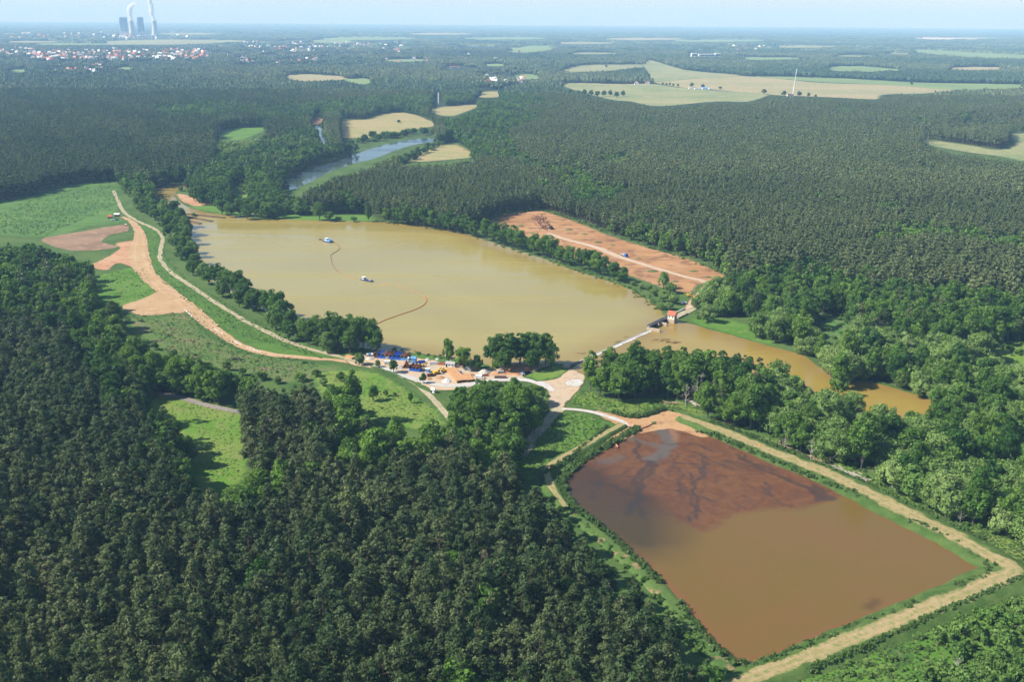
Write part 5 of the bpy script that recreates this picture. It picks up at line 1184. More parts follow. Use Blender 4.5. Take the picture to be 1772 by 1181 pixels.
hut('site_hut', 716.5, 628, 2.7, 2.9, 3.2, .7, m_lblue, m_lblue, 'single tall light blue hut right of the long shed row', 'hut', rz1, 1, False)
hut('site_hut', 741, 645, 1.9, 2.4, 2.5, .3, m_lblue, m_white, 'small light blue cabin between blue sheds and excavator', 'hut', rz1, 1, False)
hut('site_hut', 878, 634, 2.3, 2.3, 2.3, .8, m_white, m_drust, 'tiny pale hut in the tree shade behind the orange mound', 'hut', 0, 0)
hut('white_shelter', 750, 680, 1.9, 1.7, 2.1, .9, m_white, m_white, 'small white shelter where the path passes the round wood', 'shelter', -.4, 0, True)
e = empty('silo', P(707.5, 628), 'grey barrel silo beside the long shed row', 'silo')
MB().cyl((0, 0, .6), (0, 0, 3.2), .75, .75, 14).build('barrel', m_grey, e); MB().cyl((0, 0, 3.2), (0, 0, 3.7), .76, .15, 14).build('lid', m_white, e)
for a in range(3): MB().cyl((.6*math.cos(a*2.1), .6*math.sin(a*2.1), 0), (.6*math.cos(a*2.1), .6*math.sin(a*2.1), .65), .07, .07, 5).build('leg', m_grey, e)

def excavator(px, py, rz, body, label, reach=1.0, s=1.0):
    e = empty('excavator', P(px, py), label, 'excavator', None, rz); e.scale = (s, s, s)
    for sg in (-1, 1):
        tr = MB().box((0, sg*1.05, .42), (3.4, .5, .6)).cyl((-1.7, sg*1.3, .42), (-1.7, sg*.8, .42), .42, .42, 10).cyl((1.7, sg*1.3, .42), (1.7, sg*.8, .42), .42, .42, 10); tr.build('track', m_black, e)
    MB().box((-.5, .1, 1.45), (2.8, 2.3, 1.1)).box((-1.7, .1, 1.3), (.7, 2.2, 1.0)).build('body', body, e)
    c = MB().box((.75, -.65, 1.95), (1.3, .95, 1.7)).build('cab', body, e); MB().box((.85, -.65, 2.25), (1.34, .99, .75)).build('window', m_glass, c)
    MB().box((1.7*reach, .35, 2.75), (3.2*reach, .35, .5), 0, 0, -.55).build('boom', body, e)
    MB().box((3.9*reach, .35, 2.7), (.32, .3, 2.6), 0, 0, .45).build('stick', body, e)
    MB().box((3.3*reach, .35, 1.2), (.8, .9, .7), 0, 0, .6).build('bucket', m_black, e)
    return e
excavator(756, 648, .5, m_yel, 'yellow excavator in the middle of the works yard', 1, 1.05)
excavator(769, 644, -2.6, m_yel, 'second yellow excavator behind the plank stack', .75, .8)
excavator(731, 636, .2, m_yel, 'small yellow excavator behind the short blue shed row', .9, .75)
def loader(px, py, rz, label):
    e = empty('wheel_loader', P(px, py), label, 'wheel loader', None, rz)
    for x in (-1.4, 1.4):
        for sg in (-1, 1):
            w = MB().cyl((x, sg*1.25, .75), (x, sg*.75, .75), .75, .75, 14).build('wheel', m_black, e); MB().cyl((x, sg*1.27, .75), (x, sg*1.2, .75), .35, .35, 10).build('rim', m_yel, w)
    MB().box((-1.5, 0, 1.5), (2.4, 1.9, 1.2)).box((1.3, 0, 1.2), (1.2, 1.1, .8)).build('body', m_yel, e)
    c = MB().box((.1, 0, 2.3), (1.3, 1.5, 1.7)).build('cab', m_yel, e); MB().box((.1, 0, 2.5), (1.34, 1.54, .8)).build('window', m_glass, c)
    for sg in (-1, 1): MB().box((2.4, sg*.6, 1.2), (2.2, .2, .3), 0, 0, .35).build('lift_arm', m_yel, e)
    MB().box((3.5, 0, .6), (.9, 2.5, 1.0)).build('bucket', m_yel, e)
loader(1194, 514, -.5, 'yellow wheel loader at the end of the haul track')
def pallet(px, py, rz, label):
    e = empty('parts_trailer', P(px, py), label, 'trailer', None, rz)
    MB().box((0, 0, .7), (4.6, 2.2, .3)).build('platform', m_grey, e)
    for x in (-1.5, 1.5):
        for sg in (-1, 1): MB().cyl((x, sg*1.1, .35), (x, sg*.85, .35), .35, .35, 10).build('wheel', m_black, e)
    for i in range(3): MB().box((-1.4+i*1.4, 0, 1.3), (1.1, 1.9, .9+.2*(i % 2))).build('load', (m_white, m_lblue, m_white)[i], e)
pallet(1183, 527, .3, 'trailer stacked with white and light blue parts left of the wheel loader')
pallet(640, 617, .1, 'pale trailer left of the long shed row')
# tipper truck
tr_rz = ang((1072, 438), (1090, 445))
e = empty('tipper_truck', P(1080, 444), 'blue cabbed tipper truck with a silver body on the red clearing', 'truck', None, tr_rz)
cb = MB().box((3.6, 0, 1.75), (1.9, 2.4, 2.4)).box((3.5, 0, 3.05), (1.5, 2.0, .3)).build('cab', m_blue, e); MB().box((4.57, 0, 2.2), (.06, 2.1, .8)).box((3.9, 0, 2.2), (.7, 2.46, .7)).build('window', m_glass, cb)
MB().box((-.6, 0, .85), (7.2, 1.0, .35)).build('chassis', m_black, e)
tb = MB().box((-1.1, 0, 1.25), (6.0, 2.4, .15)).box((-1.1, 1.2, 1.9), (6.0, .1, 1.2)).box((-1.1, -1.2, 1.9), (6.0, .1, 1.2)).box((1.9, 0, 1.95), (.1, 2.3, 1.3)).box((-4.1, 0, 1.8), (.1, 2.3, 1.0)); tb.build('tipper_body', m_grey, e)
MB().heap((-1.1, 0, 1.33), 1.9, .5, 12, 4, 3, 0, .55).build('load', m_earth, e)
for x in (3.4, -.8, -2.2, -3.5):
    for sg in (-1, 1): w = MB().cyl((x, sg*1.22, .52), (x, sg*.85, .52), .52, .52, 12).build('wheel', m_black, e); MB().cyl((x, sg*1.24, .52), (x, sg*1.2, .52), .25, .25, 8).build('rim', m_grey, w)

def rack(px, py, rz, n, L, mt, label):
    e = empty('pipe_stack', P(px, py), label, 'pipe stack', None, rz)
    for r in range(3):
        for i in range(n-r): MB().cyl((-L/2, (i-(n-r-1)/2)*.52, .27+r*.45), (L/2, (i-(n-r-1)/2)*.52, .27+r*.45), .25, .25, 8).build('pipe', mt, e)
    for x in (-L*.35, L*.35): MB().box((x, 0, .03), (.3, n*.55, .06)).build('bearer', m_wood, e)
rack(752, 631, .1, 6, 6, m_grey, 'stack of grey pipes in the middle of the sandy yard')
rack(866, 655, .0, 5, 7, m_pipe, 'stack of dark pipes in front of the orange mound')
rack(838, 652, .5, 4, 5, m_rust, 'stack of rusty pipes by the grey gravel heap')
def skip(px, py, rz, mt, label, w=2.2, l=4.0, h=1.4):
    e = empty('skip', P(px, py), label, 'skip', None, rz); b = MB()
    b.box((0, 0, .15), (l, w, .12)); b.box((0, w/2, h/2+.1), (l, .1, h)); b.box((0, -w/2, h/2+.1), (l, .1, h)); b.box((l/2, 0, h/2+.1), (.1, w-.1, h), 0, 0, .15); b.box((-l/2, 0, h/2+.1), (.1, w-.1, h), 0, 0, -.15); b.build('tub', mt, e)
    MB().heap((0, 0, .22), w*.45, h*.75, 10, 4, int(px), 0, .9).build('load', m_earth, e)
skip(730, 629, .2, m_blue, 'blue skip behind the small yellow excavator'); skip(764, 632, -.2, m_rust, 'rusty skip between pipe stack and white hut'); skip(793, 648, .1, m_blue, 'blue skip right of the long plank stack'); skip(745, 652, .4, m_drust, 'dark rusty skip in front of the light blue cabin')
def van(px, py, rz, mt, label):
    e = empty('site_van', P(px, py), label, 'van', None, rz)
    MB().box((-.5, 0, 1.3), (3.8, 1.9, 1.8)).box((1.9, 0, .95), (1.2, 1.85, 1.0)).build('body', mt, e); MB().box((1.45, 0, 1.75), (.5, 1.7, .7), 0, 0, .5).build('windscreen', m_glass, e)
    for x in (-1.6, 1.6):
        for sg in (-1, 1): MB().cyl((x, sg*.98, .36), (x, sg*.7, .36), .36, .36, 10).build('wheel', m_black, e)
van(672, 631, .1, m_white, 'white van in front of the long shed row'); van(830, 656, -.1, m_white, 'white van on the gravel road'); van(868, 648, .2, m_grey, 'grey van beside the orange mound')
for i, (x, y, r, h, lb) in enumerate(((762, 655, 3.2, 1.3, 'low orange soil heap beside the yellow excavator'), (742, 657, 2.6, 1.0, 'orange soil heap in front of the light blue cabin'), (788, 645, 2.4, 1.1, 'orange soil heap below the white hut'), (815, 650, 2.6, 1.2, 'orange soil heap behind the short plank stack'))):
    w = MB().heap((0, 0, 0), r, h, 16, 6, i+50, 0, .8).build('soil_heap', M_apron); w.location = P(x, y); tag(w, lb, 'soil heap')
# timber stacks, heaps, mound
def timber_stack(a, b, width, h, bays, label):
    rz = ang(a, b); pa, pb = P(*a), P(*b); L = (pb-pa).length
    e = empty('timber_stack', pa, label, 'timber stack', None, rz); rg = random.Random(int(a[0]))
    for k in range(bays):
        y0 = (k-(bays-1)/2)*width/bays; wv = width/bays-.25
        mb = MB(); n = int(wv/.34)
        for r in range(int(h/.3)):
            for i in range(n):
                l2 = L*rg.uniform(.95, 1.0)
                mb.box((l2/2+rg.uniform(-.15, .15), y0-wv/2+(i+.5)*wv/n, .15+r*.3), (l2, wv/n-.03, .28), rg.uniform(-.006, .006))
        mb.build('plank_pile', m_lumber, e)
        MB().box((L+.12, y0, h*.5), (.2, wv*.92, h*.8)).build('bay_shade', m_dark, e)  # solid near-black board stands for the shade of an open end bay
        for sg in (-1, 1): MB().box((L*.98, y0+sg*(wv/2+.06), h*.55), (.25, .1, h*1.1)).build('post', m_wood, e)
    return e
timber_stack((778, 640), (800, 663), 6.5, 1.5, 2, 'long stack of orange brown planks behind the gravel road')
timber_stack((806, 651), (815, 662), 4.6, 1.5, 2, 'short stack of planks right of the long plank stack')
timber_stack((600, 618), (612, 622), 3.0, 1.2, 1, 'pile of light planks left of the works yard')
for x, y, r, h, mt, lb in ((773, 661, 3.0, 1.9, m_wgrav, 'white gravel heap beside the long plank stack'), (809, 640, 3.3, 2.4, m_sandh, 'grey gravel heap between the two shed pairs'), (838, 646, 3.8, 2.5, m_sandh, 'grey gravel heap left of the orange mound'), (740, 624, 2.0, 1.5, m_sandh, 'small grey heap on the shore side of the yard'), (757, 623, 1.7, 1.1, m_sandh, 'low pale heap on the shore side of the yard'), (690, 637, 3.6, 1.6, m_sandh, 'pale sand heap in front of the long shed row'), (640, 622, 3.0, 1.5, m_sandh, 'grey heap left of the long shed row')):
    tag(obj('gravel_heap', MB().heap((0, 0, 0), r, h, 18, 6, int(x)).f and mesh_np('gravel_heap', *(lambda q: (q.v, q.f))(MB().heap((0, 0, 0), r, h, 18, 6, int(x))), [mt])), lb, 'gravel heap').location = P(x, y)
mp = catmull(PP([(846, 650), (862, 643), (884, 633), (905, 630), (925, 632), (921, 640), (908, 646), (898, 651), (880, 650)]), 1.5, True); c0 = mp.mean(0)
rings = [(1.0, -.1), (.93, .55), (.85, .95), (.7, 1.1), (.35, 1.2)]
V = [(c0[0]+(q[0]-c0[0])*k, c0[1]+(q[1]-c0[1])*k, z+RNG.normal(0, .06)) for k, z in rings for q in mp]; n = len(mp)
me = mesh_np('earth_mound', V, [(r*n+i, r*n+(i+1) % n, (r+1)*n+(i+1) % n, (r+1)*n+i) for r in range(len(rings)-1) for i in range(n)] + [tuple((len(rings)-1)*n+i for i in range(n))], [ground_mat('mound_earth', (0.40, 0.20, 0.10), (0.46, 0.25, 0.13), (0.36, 0.16, 0.08), 0.05, 0.3, 1.5, bump=0.15)])
tag(obj('earth_mound', me), 'flat topped orange earth mound below the shore grove', 'earth mound')
e = empty('tarp_panel', P(903, 650), 'grey blue tarp panel hung over the orange mound', 'tarp'); MB().box((0, 1.2, 1.3), (1.6, 5.5, .12), 0, 0, 0).build('sheet', m_tarp, e)
for x in (-.75, .75):
    for y in (-1.4, 3.8): MB().cyl((x, y, -.2), (x, y, 1.4), .06, .06, 5).build('post', m_wood, e)
e = empty('trough', P(912, 648), 'long dark trough on the right flank of the orange mound', 'trough', None, ang((905, 651), (920, 644)))
MB().box((0, 0, .5), (6, 1.2, .1)).box((0, .6, .9), (6, .1, .9)).box((0, -.6, .9), (6, .1, .9)).build('basin', m_dark, e); MB().box((-3, 0, .7), (.1, 1.1, 1.3)).box((3, 0, .7), (.1, 1.1, 1.3)).build('end_plate', m_grey, e)

# ------------------------------------------------------------------ weir and sluice
def along_box(mb, a, b, w, z0, z1, mi=0, off=0.0):
    d = b-a; L = d.length; rz = math.atan2(d.y, d.x); n = Vector((d.y, -d.x, 0)).normalized()
    c = (a+b)/2+n*off; mb.box((c.x, c.y, (z0+z1)/2), (L, w, z1-z0), rz); return mb
A, B = P(980, 637), P(1124, 573); o0 = (A+B)/2; o0.z = 0
e = empty('overflow_weir', o0, 'long straight overflow weir with a white line of falling water', 'weir')
a, b = A-o0, B-o0
along_box(MB(), a, b, 1.3, -.3, .62).build('crest_wall', m_conc, e)
ap = MB(); k = 40; rg = random.Random(2); d = (b-a); nrm = Vector((d.y, -d.x, 0)).normalized()
if nrm.y > 0: nrm = -nrm
V = []
for i in range(k+1):
    q = a+d*(.17+.83*i/k)
    V += [q+nrm*.68+Vector((0, 0, .5)), q+nrm*(1.35+rg.uniform(-.2, .2))+Vector((0, 0, .42)), q+nrm*(1.95+rg.uniform(-.35, .35))+Vector((0, 0, .20))]
ap.add(V, [f_ for i in range(k) for f_ in ((i*3, (i+1)*3, (i+1)*3+1, i*3+1), (i*3+1, (i+1)*3+1, (i+1)*3+2, i*3+2))])
ap.build('falling_water', m_foam, e)
along_box(MB(), a-d*.01, a+d*.1, .25, .62, 1.5).build('railing', m_grey, e)
MB().box((a.x, a.y, .8), (3.0, 4.0, 1.8), ang((980, 637), (1124, 573))).build('abutment', m_pconc, e)
A, B = P(1121, 572), P(1161, 552); o0 = A.copy(); o0.z = 0
e = empty('sluice_bridge', o0, 'concrete sluice bridge on piers ending at the red roofed gatehouse', 'sluice')
b = B-A; u = b.normalized(); n_ = Vector((u.y, -u.x, 0)); n_ = n_ if n_.y < 0 else -n_; rz = math.atan2(u.y, u.x); L = b.length
along_box(MB(), Vector((0, 0, 0)), b, 2.0, 2.2, 2.7, off=0).build('deck', m_conc, e)
for sg in (-1, 1): along_box(MB(), Vector((0, 0, 0)), b, .08, 2.7, 3.6, off=sg*.95).build('railing', m_grey, e)
for t_, ln, h in ((.0, 10, 2.4), (.46, 7, 2.4), (.86, 6, 2.6)):
    c = u*(L*t_+.6)+n_*(ln/2-1.0); MB().box((c.x, c.y, h/2-.3), (1.2, ln, h), rz).build('pier', m_pconc, e)
for t_ in (.23, .66):
    c = u*(L*t_+.6)-n_*.2; MB().box((c.x, c.y, .9), (L*.36, .25, 2.4), rz).build('sluice_gate', m_dark, e)
gp = P(1163, 558)
e = empty('gatehouse', (gp.x, gp.y, 0), 'cream gatehouse with a red gable roof at the end of the sluice bridge', 'gatehouse', None, rz)
MB().box((0, 0, 1.2), (5.2, 5.6, 3.0)).build('base', m_pconc, e)
wl = MB().box((0, 0, 4.3), (4.4, 5.0, 3.2)).gable((0, 0, 5.9), 5.0, 4.4, 2.0, 0, 0, 'y').build('wall', m_cream, e)
MB().roof((0, 0, 5.95), 5.0, 4.4, 2.05, .16, .45, 'y').build('roof', m_red, e)
for y in (-1.3, 1.3): f = MB().box((-2.22, y, 4.4), (.06, 1.0, 1.3)).build('window', m_white, e); MB().box((-2.26, y, 4.4), (.04, .8, 1.1)).build('pane', m_glass, f)
MB().box((0, -2.53, 4.0), (1.1, .08, 2.0)).build('door', m_dark, e)
strip('ramp', [(1162, 553), (1178, 546), (1192, 539), (1205, 533)], [6, 7, 7, 5], .3, M_path, 'pale paved ramp from the gatehouse to the far bank', 'ramp')
for side, lb in ((-1, 'low white wall on the lake side of the sluice ramp'), (1, 'low concrete wall on the river side of the sluice ramp')):
    A, B = P(1165, 551), P(1193, 537); d = B-A; q = MB(); along_box(q, Vector((0, 0, 0)), d*(1 if side < 0 else .6), .35, 0, 1.1); w = q.build('ramp_wall', m_white if side < 0 else m_pconc); n2 = Vector((d.y, -d.x, 0)).normalized(); n2 = n2 if n2.y < 0 else -n2
    w.location = A+n2*side*3.7; tag(w, lb, 'wall')
for x, y, s_, lb in ((1098, 584, 3.2, 'grey driftwood raft held at the weir crest'), (1073, 592, 2.4, 'small driftwood raft left along the weir crest'), (1006, 612, 1.0, 'single snag standing out of the lake near the weir'), (1150, 590, 3.0, 'dark driftwood raft below the sluice'), (1165, 594, 2.2, 'small driftwood raft further below the sluice')):
    mb = MB(); rg = random.Random(int(x))
    for i in range(26):
        cx, cy_ = rg.gauss(0, s_), rg.gauss(0, s_*.6); a_ = rg.uniform(-.6, .6); l_ = rg.uniform(.6, 2.2)
        mb.cyl((cx-math.cos(a_)*l_, cy_-math.sin(a_)*l_, .12), (cx+math.cos(a_)*l_, cy_+math.sin(a_)*l_, rg.uniform(.12, .45)), .09, .05, 4)
    w = mb.build('driftwood', m_wood if x < 1140 else m_drust); w.location = P(x, y, .12); tag(w, lb, 'driftwood')

# ------------------------------------------------------------------ dredging craft and floating pipe
def boat(name, a, b, label, cat, kind):
    rz = ang(a, b); c = (P(*a)+P(*b))/2; L = (P(*b)-P(*a)).length
    e = empty(name, (c.x, c.y, .12), label, cat, None, rz)
    W = L*.22; L = L*.9
    if kind == 'dredger':
        for sg in (-1, 1):
            h = MB().box((L*.16, sg*W*.36, .45), (L*.56, W*.26, 1.0)); h.build('pontoon', m_navy, e)
        MB().box((L*.16, 0, 1.0), (L*.5, W*.9, .12)).build('deck', m_grey, e)
        c_ = MB().box((L*.06, 0, 2.1), (L*.14, W*.7, 2.1)).build('cabin', m_white, e); MB().box((L*.06, 0, 2.5), (L*.142, W*.72, .7)).build('window', m_glass, c_)
        MB().box((L*.25, 0, 1.7), (L*.22, W*.66, 1.3)).build('engine_housing', m_lblue, e)
        for sg in (-1, 1): MB().cyl((-L*.05, sg*W*.25, 1.2), (-L*.46, sg*W*.1, .5), .16, .14, 6).build('ladder_beam', m_pipe, e)
        MB().cyl((-L*.47, -W*.2, .45), (-L*.47, W*.2, .45), .55, .55, 10).build('cutter_head', m_pipe, e)
        for sg in (-1, 1): MB().cyl((-L*.1, sg*W*.4, .9), (-L*.2, 0, 3.6), .07, .07, 5).build('gantry_leg', m_pipe, e)
    else:
        h = MB(); pts = [(-L/2, -W*.5), (L*.3, -W*.5), (L*.5, 0), (L*.3, W*.5), (-L/2, W*.5)]
        h.add([(x*.96, y*.85, -.3) for x, y in pts]+[(x, y, .75) for x, y in pts], [(i, (i+1) % 5, 5+(i+1) % 5, 5+i) for i in range(5)]+[(9, 8, 7, 6, 5)[::-1], (4, 3, 2, 1, 0)]); h.build('hull', m_navy, e)
        c_ = MB().box((-L*.33, 0, 1.6), (L*.2, W*.8, 1.7)).box((-L*.33, 0, 2.5), (L*.23, W*.9, .1)).build('wheelhouse', m_white, e); MB().box((-L*.33, 0, 1.9), (L*.204, W*.82, .6)).build('window', m_glass, c_)
        MB().box((L*.22, 0, 1.1), (L*.18, W*.6, .7)).build('pump_box', m_grey, e)
        for sg in (-1, 1): MB().cyl((L*.3, sg*W*.3, .7), (L*.3, sg*W*.3, 3.2), .07, .05, 5).build('spud_pole', m_grey, e)
    return e
boat('dredger', (552, 415), (577, 421), 'suction dredger with white cabin and blue engine housing on the lake', 'dredger', 'dredger')
boat('work_barge', (625, 484), (648, 489), 'dark blue work barge with a white wheelhouse in mid lake', 'barge', 'barge')
def float_pipe(px, label, floats, red=None):
    c = catmull(PP(px), 2.5); o0 = c[0]
    e = empty('floating_pipe', (o0[0], o0[1], .12), label, 'floating pipe')
    pts = [(q[0]-o0[0], q[1]-o0[1], .18) for q in c]
    MB().tube(pts, .2, 6).build('pipe', m_pipe, e)
    s = max(1, len(pts)//floats)
    f0 = None
    for i in range(s, len(pts)-1, s):
        a_ = math.atan2(pts[i+1][1]-pts[i-1][1], pts[i+1][0]-pts[i-1][0])
        if f0 is None: f0 = MB().cyl((-.9, 0, 0), (.9, 0, 0), .3, .3, 8).build('float', m_ora, e); f = f0
        else: f = f0.copy(); link(f, e)
        f.location = pts[i]; f.rotation_euler = (0, 0, a_)
    return e
float_pipe([(577, 421), (584, 424), (588, 429), (585, 434), (573, 442), (573, 448), (575, 458), (580, 466), (588, 472)], 'floating pipe curling from the dredger across the lake', 14)
float_pipe([(734, 512), (738, 518), (737, 524), (730, 531), (715, 538), (700, 543), (680, 550), (664, 556), (648, 564), (640, 572)], 'floating pipe bending from mid lake to the shore grove', 22)
for (x, y) in ((596, 476), (604, 480), (611, 482), (664, 492), (672, 493), (692, 497), (703, 499), (715, 504), (724, 508)):
    w = MB().cyl((-1.0, 0, .1), (1.0, 0, .1), .28, .28, 8).build('float', m_ora); w.location = P(x, y, .12); w.rotation_euler = (0, 0, -.5); tag(w, 'orange pipe float showing singly on the lake between the two pipe curves', 'float', 'single orange floats')

# groynes at the inlet: two sheet pile walls with grass between their ends
def groyne(a, b, label, w=3.4):
    A, B = P(*a), P(*b); d = B-A; e = empty('groyne', (A.x, A.y, 0), label, 'groyne')
    for sg in (-1, 1): along_box(MB(), Vector((0, 0, 0)), d, .5, -.3, 1.0, off=sg*w/2).build('pile_wall', m_brick, e)
    along_box(MB(), d*.02, d*.98, w-.6, -.2, .5).build('earth_fill', m_plot_, e)
    along_box(MB(), d*.72, d*.99, w-.7, .5, .85).build('grass_top', M_slope, e)
m_plot_ = flat('brown_fill', (0.20, 0.12, 0.08), .95)
groyne((322, 371), (389, 378), 'longest brown groyne at the lake inlet, nearest the grassy spit')
groyne((312, 374), (367, 384), 'middle brown groyne with a grass tuft at its tip')
groyne((326, 383), (347, 388), 'shortest groyne half hidden by the left shore trees', 3.0)

# huts and cars beside the left meadow
hut('field_hut', 203, 375, 5.0, 4.0, 2.6, 1.0, m_wood, m_white, 'hut with a bright white roof at the head of the earth road', 'hut', .1, 1)
hut('field_hut', 191, 378, 4.0, 3.0, 2.2, 1.1, m_wood, m_red, 'small red roofed hut at the edge of the reedy meadow', 'hut', .1, 1)
def car(px, py, rz, mt, label):
    e = empty('parked_car', P(px, py), label, 'car', None, rz)
    MB().box((0, 0, .62), (4.2, 1.75, .62)).build('body', mt, e); MB().box((-.2, 0, 1.15), (2.2, 1.55, .5)).build('cabin', m_glass, e); MB().box((-.2, 0, 1.42), (1.9, 1.45, .06)).build('roof', mt, e)
    for x in (-1.35, 1.35):
        for sg in (-1, 1): MB().cyl((x, sg*.9, .33), (x, sg*.66, .33), .33, .33, 10).build('wheel', m_black, e)
car(202, 381, .1, m_navy, 'dark blue car parked below the white roofed hut')
car(196, 382, .3, m_white, 'white car parked left of the dark blue car')
e = empty('flag_bin', P(218, 391), 'small red and white container at the corner of the brown plot', 'container'); MB().box((0, 0, .8), (1.8, 1.6, 1.6)).build('body', m_ora, e); MB().box((0, 0, 1.68), (2.0, 1.8, .15)).build('lid', m_white, e)
# pebble and log edge along the road
for i, (a, b, lb) in enumerate((((319, 536), (332, 548), 'white log marking the corner of the earth turning place'), ((332, 548), (352, 560), 'dark log border on the lower side of the earth road'), ((372, 570), (384, 578), 'pale stone border along the earth road'), ((402, 589), (418, 598), 'white stone border near the grey willow bush'), ((428, 602), (452, 611), 'pale log border where the earth road narrows'))):
    A, B = P(*a), P(*b); rg = random.Random(i); mb = MB(); d = B-A
    for k in range(14):
        q = d*(k/13)+Vector((rg.uniform(-.5, .5), rg.uniform(-.5, .5), .2)); r = rg.uniform(.35, .7)
        mb.heap((q.x, q.y, 0), r, r*.9, 7, 3, k+i*20)
    w = mb.build('stone_border', m_white if i != 1 else m_wood); w.location = A; w['kind'] = 'thing'; tag(w, lb, 'stone border')

# basin inlets and boom
for (a, b, lb) in (((1086, 735), (1101, 745), 'rusty inlet pipe at the head of the basin'), ((1060, 765), (1070, 777), 'rusty inlet pipe on the left basin bank'), ((1052, 755), (1058, 750), 'short rusty pipe lying on the grassy dike')):
    A, B = P(*a), P(*b); e = empty('inlet_pipe', (A.x, A.y, 0), lb, 'pipe'); d = B-A
    MB().cyl((0, 0, 1.1), (d.x, d.y, .55), .45, .45, 12).build('pipe', flat('rusty_pipe', (0.40, 0.16, 0.08), .8), e); MB().cyl((d.x*1.0, d.y*1.0, .55), (d.x*1.015, d.y*1.015, .54), .58, .58, 12).build('flange', m_drust, e); MB().box((d.x*.75, d.y*.75, .3), (1.4, .4, .7), .6).build('support', m_wood, e)
for (pts, lb, mt) in (([(1100, 747), (1112, 743), (1122, 739), (1131, 734)], 'log boom across the head of the basin', m_drust), ([(1080, 764), (1088, 756), (1100, 749)], 'pale log boom along the left corner of the basin', m_wood)):
    c = catmull(PP(pts), 2.0); w = MB().tube([(q[0]-c[0][0], q[1]-c[0][1], .35) for q in c], .28, 6).build('log_boom', mt); w.location = (c[0][0], c[0][1], .1); tag(w, lb, 'log boom')
c = catmull(PP([(1572, 908), (1582, 909), (1591, 911), (1598, 916), (1606, 922)]), 1.2); o0 = c[0]
e = empty('outlet_sill', (o0[0], o0[1], 0), 'pale orange curved outlet sill on the right bank of the basin', 'sill')
mb = MB()
for p_, q in zip(c[:-1], c[1:]): along_box(mb, Vector((p_[0]-o0[0], p_[1]-o0[1], 0)), Vector((q[0]-o0[0], q[1]-o0[1], 0)), .8, -.2, .75)
mb.build('sill_wall', flat('orange_stained_concrete', (0.50, 0.28, 0.14), .85), e); q = c[len(c)//2]-o0; MB().box((q[0]+.6, q[1]+.9, .8), (2.0, 1.4, 1.6), -.7).build('gate_box', m_conc, e)
for (x, y, r, lb) in ((1301, 777, .5, 'dark stone on the basin dike'), (1315, 776, .6, 'orange boulder on the basin dike')):
    w = MB().heap((0, 0, 1.45), r, r*1.2, 9, 4, int(x)).build('boulder', m_ora if x > 1310 else m_drust); w.location = P(x, y); tag(w, lb, 'boulder')
# log and brush piles by the dike
for (a, b, s_, lb) in (((1243, 725), (1276, 738), 2.0, 'brown brush pile at the wood edge behind the basin'), ((1345, 768), (1392, 788), 2.2, 'long brush pile behind the white bare trunk'), ((1395, 790), (1425, 802), 1.8, 'brown brush pile under the willows by the dike'), ((1438, 808), (1500, 833), 2.4, 'long pile of grey felled logs beside the dike'), ((1190, 695), (1212, 705), 1.5, 'grey log pile at the corner of the dark wood'), ((1650, 925), (1700, 945), 1.6, 'heap of dead branches right of the outlet sill'), ((1150, 700), (1178, 700), 1.2, 'low brush pile on the bright meadow')):
    A, B = P(*a), P(*b); d = B-A; rg = random.Random(int(a[0])); mb = MB(); L = d.length; a0 = math.atan2(d.y, d.x)
    for k in range(int(L*3.2)):
        q = d*rg.random()+Vector((d.y, -d.x, 0)).normalized()*rg.gauss(0, s_*.5); a_ = a0+rg.gauss(0, .35 if 'log' in lb else .9); l_ = rg.uniform(1.0, 3.4); z = abs(rg.gauss(.25, .35))+.1
        mb.cyl((q.x-math.cos(a_)*l_, q.y-math.sin(a_)*l_, z), (q.x+math.cos(a_)*l_, q.y+math.sin(a_)*l_, z+rg.uniform(-.2, .35)), rg.uniform(.08, .2), .05, 4)
    w = mb.build('log_pile' if 'log' in lb else 'brush_pile', B_pale if 'grey' in lb else m_wood); w.location = A; tag(w, lb, 'log pile' if 'log' in lb else 'brush pile')
# uprooted poles on the clearing
mb = MB(); rg = random.Random(4)
A, B = P(926, 374), P(944, 398)
for k in range(90):
    q = (B-A)*rg.random()+Vector((rg.gauss(0, 3.5), 0, 0)); a_ = ang((926, 374), (938, 398))+rg.gauss(0, .25); l_ = rg.uniform(2, 9); z = abs(rg.gauss(.3, .6))+.15
    mb.cyl((q.x-math.cos(a_)*l_, q.y-math.sin(a_)*l_, z), (q.x+math.cos(a_)*l_, q.y+math.sin(a_)*l_, z+rg.uniform(-.3, .6)), rg.uniform(.2, .42), .1, 5)
w = mb.build('log_pile', m_drust); w.location = A; tag(w, 'dark pile of felled trunks on the red clearing', 'log pile')
for i, (x, y, r, h) in enumerate(((985, 398, 5, 1.6), (1012, 406, 4, 1.3), (1035, 420, 5, 1.5), (1060, 425, 3.5, 1.2), (1128, 470, 6, 1.8), (1150, 478, 5, 1.5), (1168, 488, 4, 1.2), (1105, 448, 3.5, 1.2), (1040, 455, 5, 1.4), (900, 392, 6, 1.6), (920, 404, 4, 1.2), (1200, 470, 5, 1.3), (1225, 480, 4, 1.2))):
    w = MB().heap((0, 0, -.2), r, h, 16, 6, i+70, 0, .7).build('earth_heap', M_plot if i % 2 else M_red); w.location = P(x, y); tag(w, 'low spoil heap of '+('brown' if i % 2 else 'red')+' earth on the red clearing', 'earth heap', 'low spoil heaps on the red clearing')
w = MB().heap((0, 0, 0), 5.5, 3.4, 18, 6, 9).build('earth_heap', M_plot); w.location = P(951, 412); tag(w, 'brown earth heap at the start of the pale haul track', 'earth heap')
excavator(954, 397, 2.0, m_dark, 'dark excavator working beside the felled trunks', 1, 1.2)

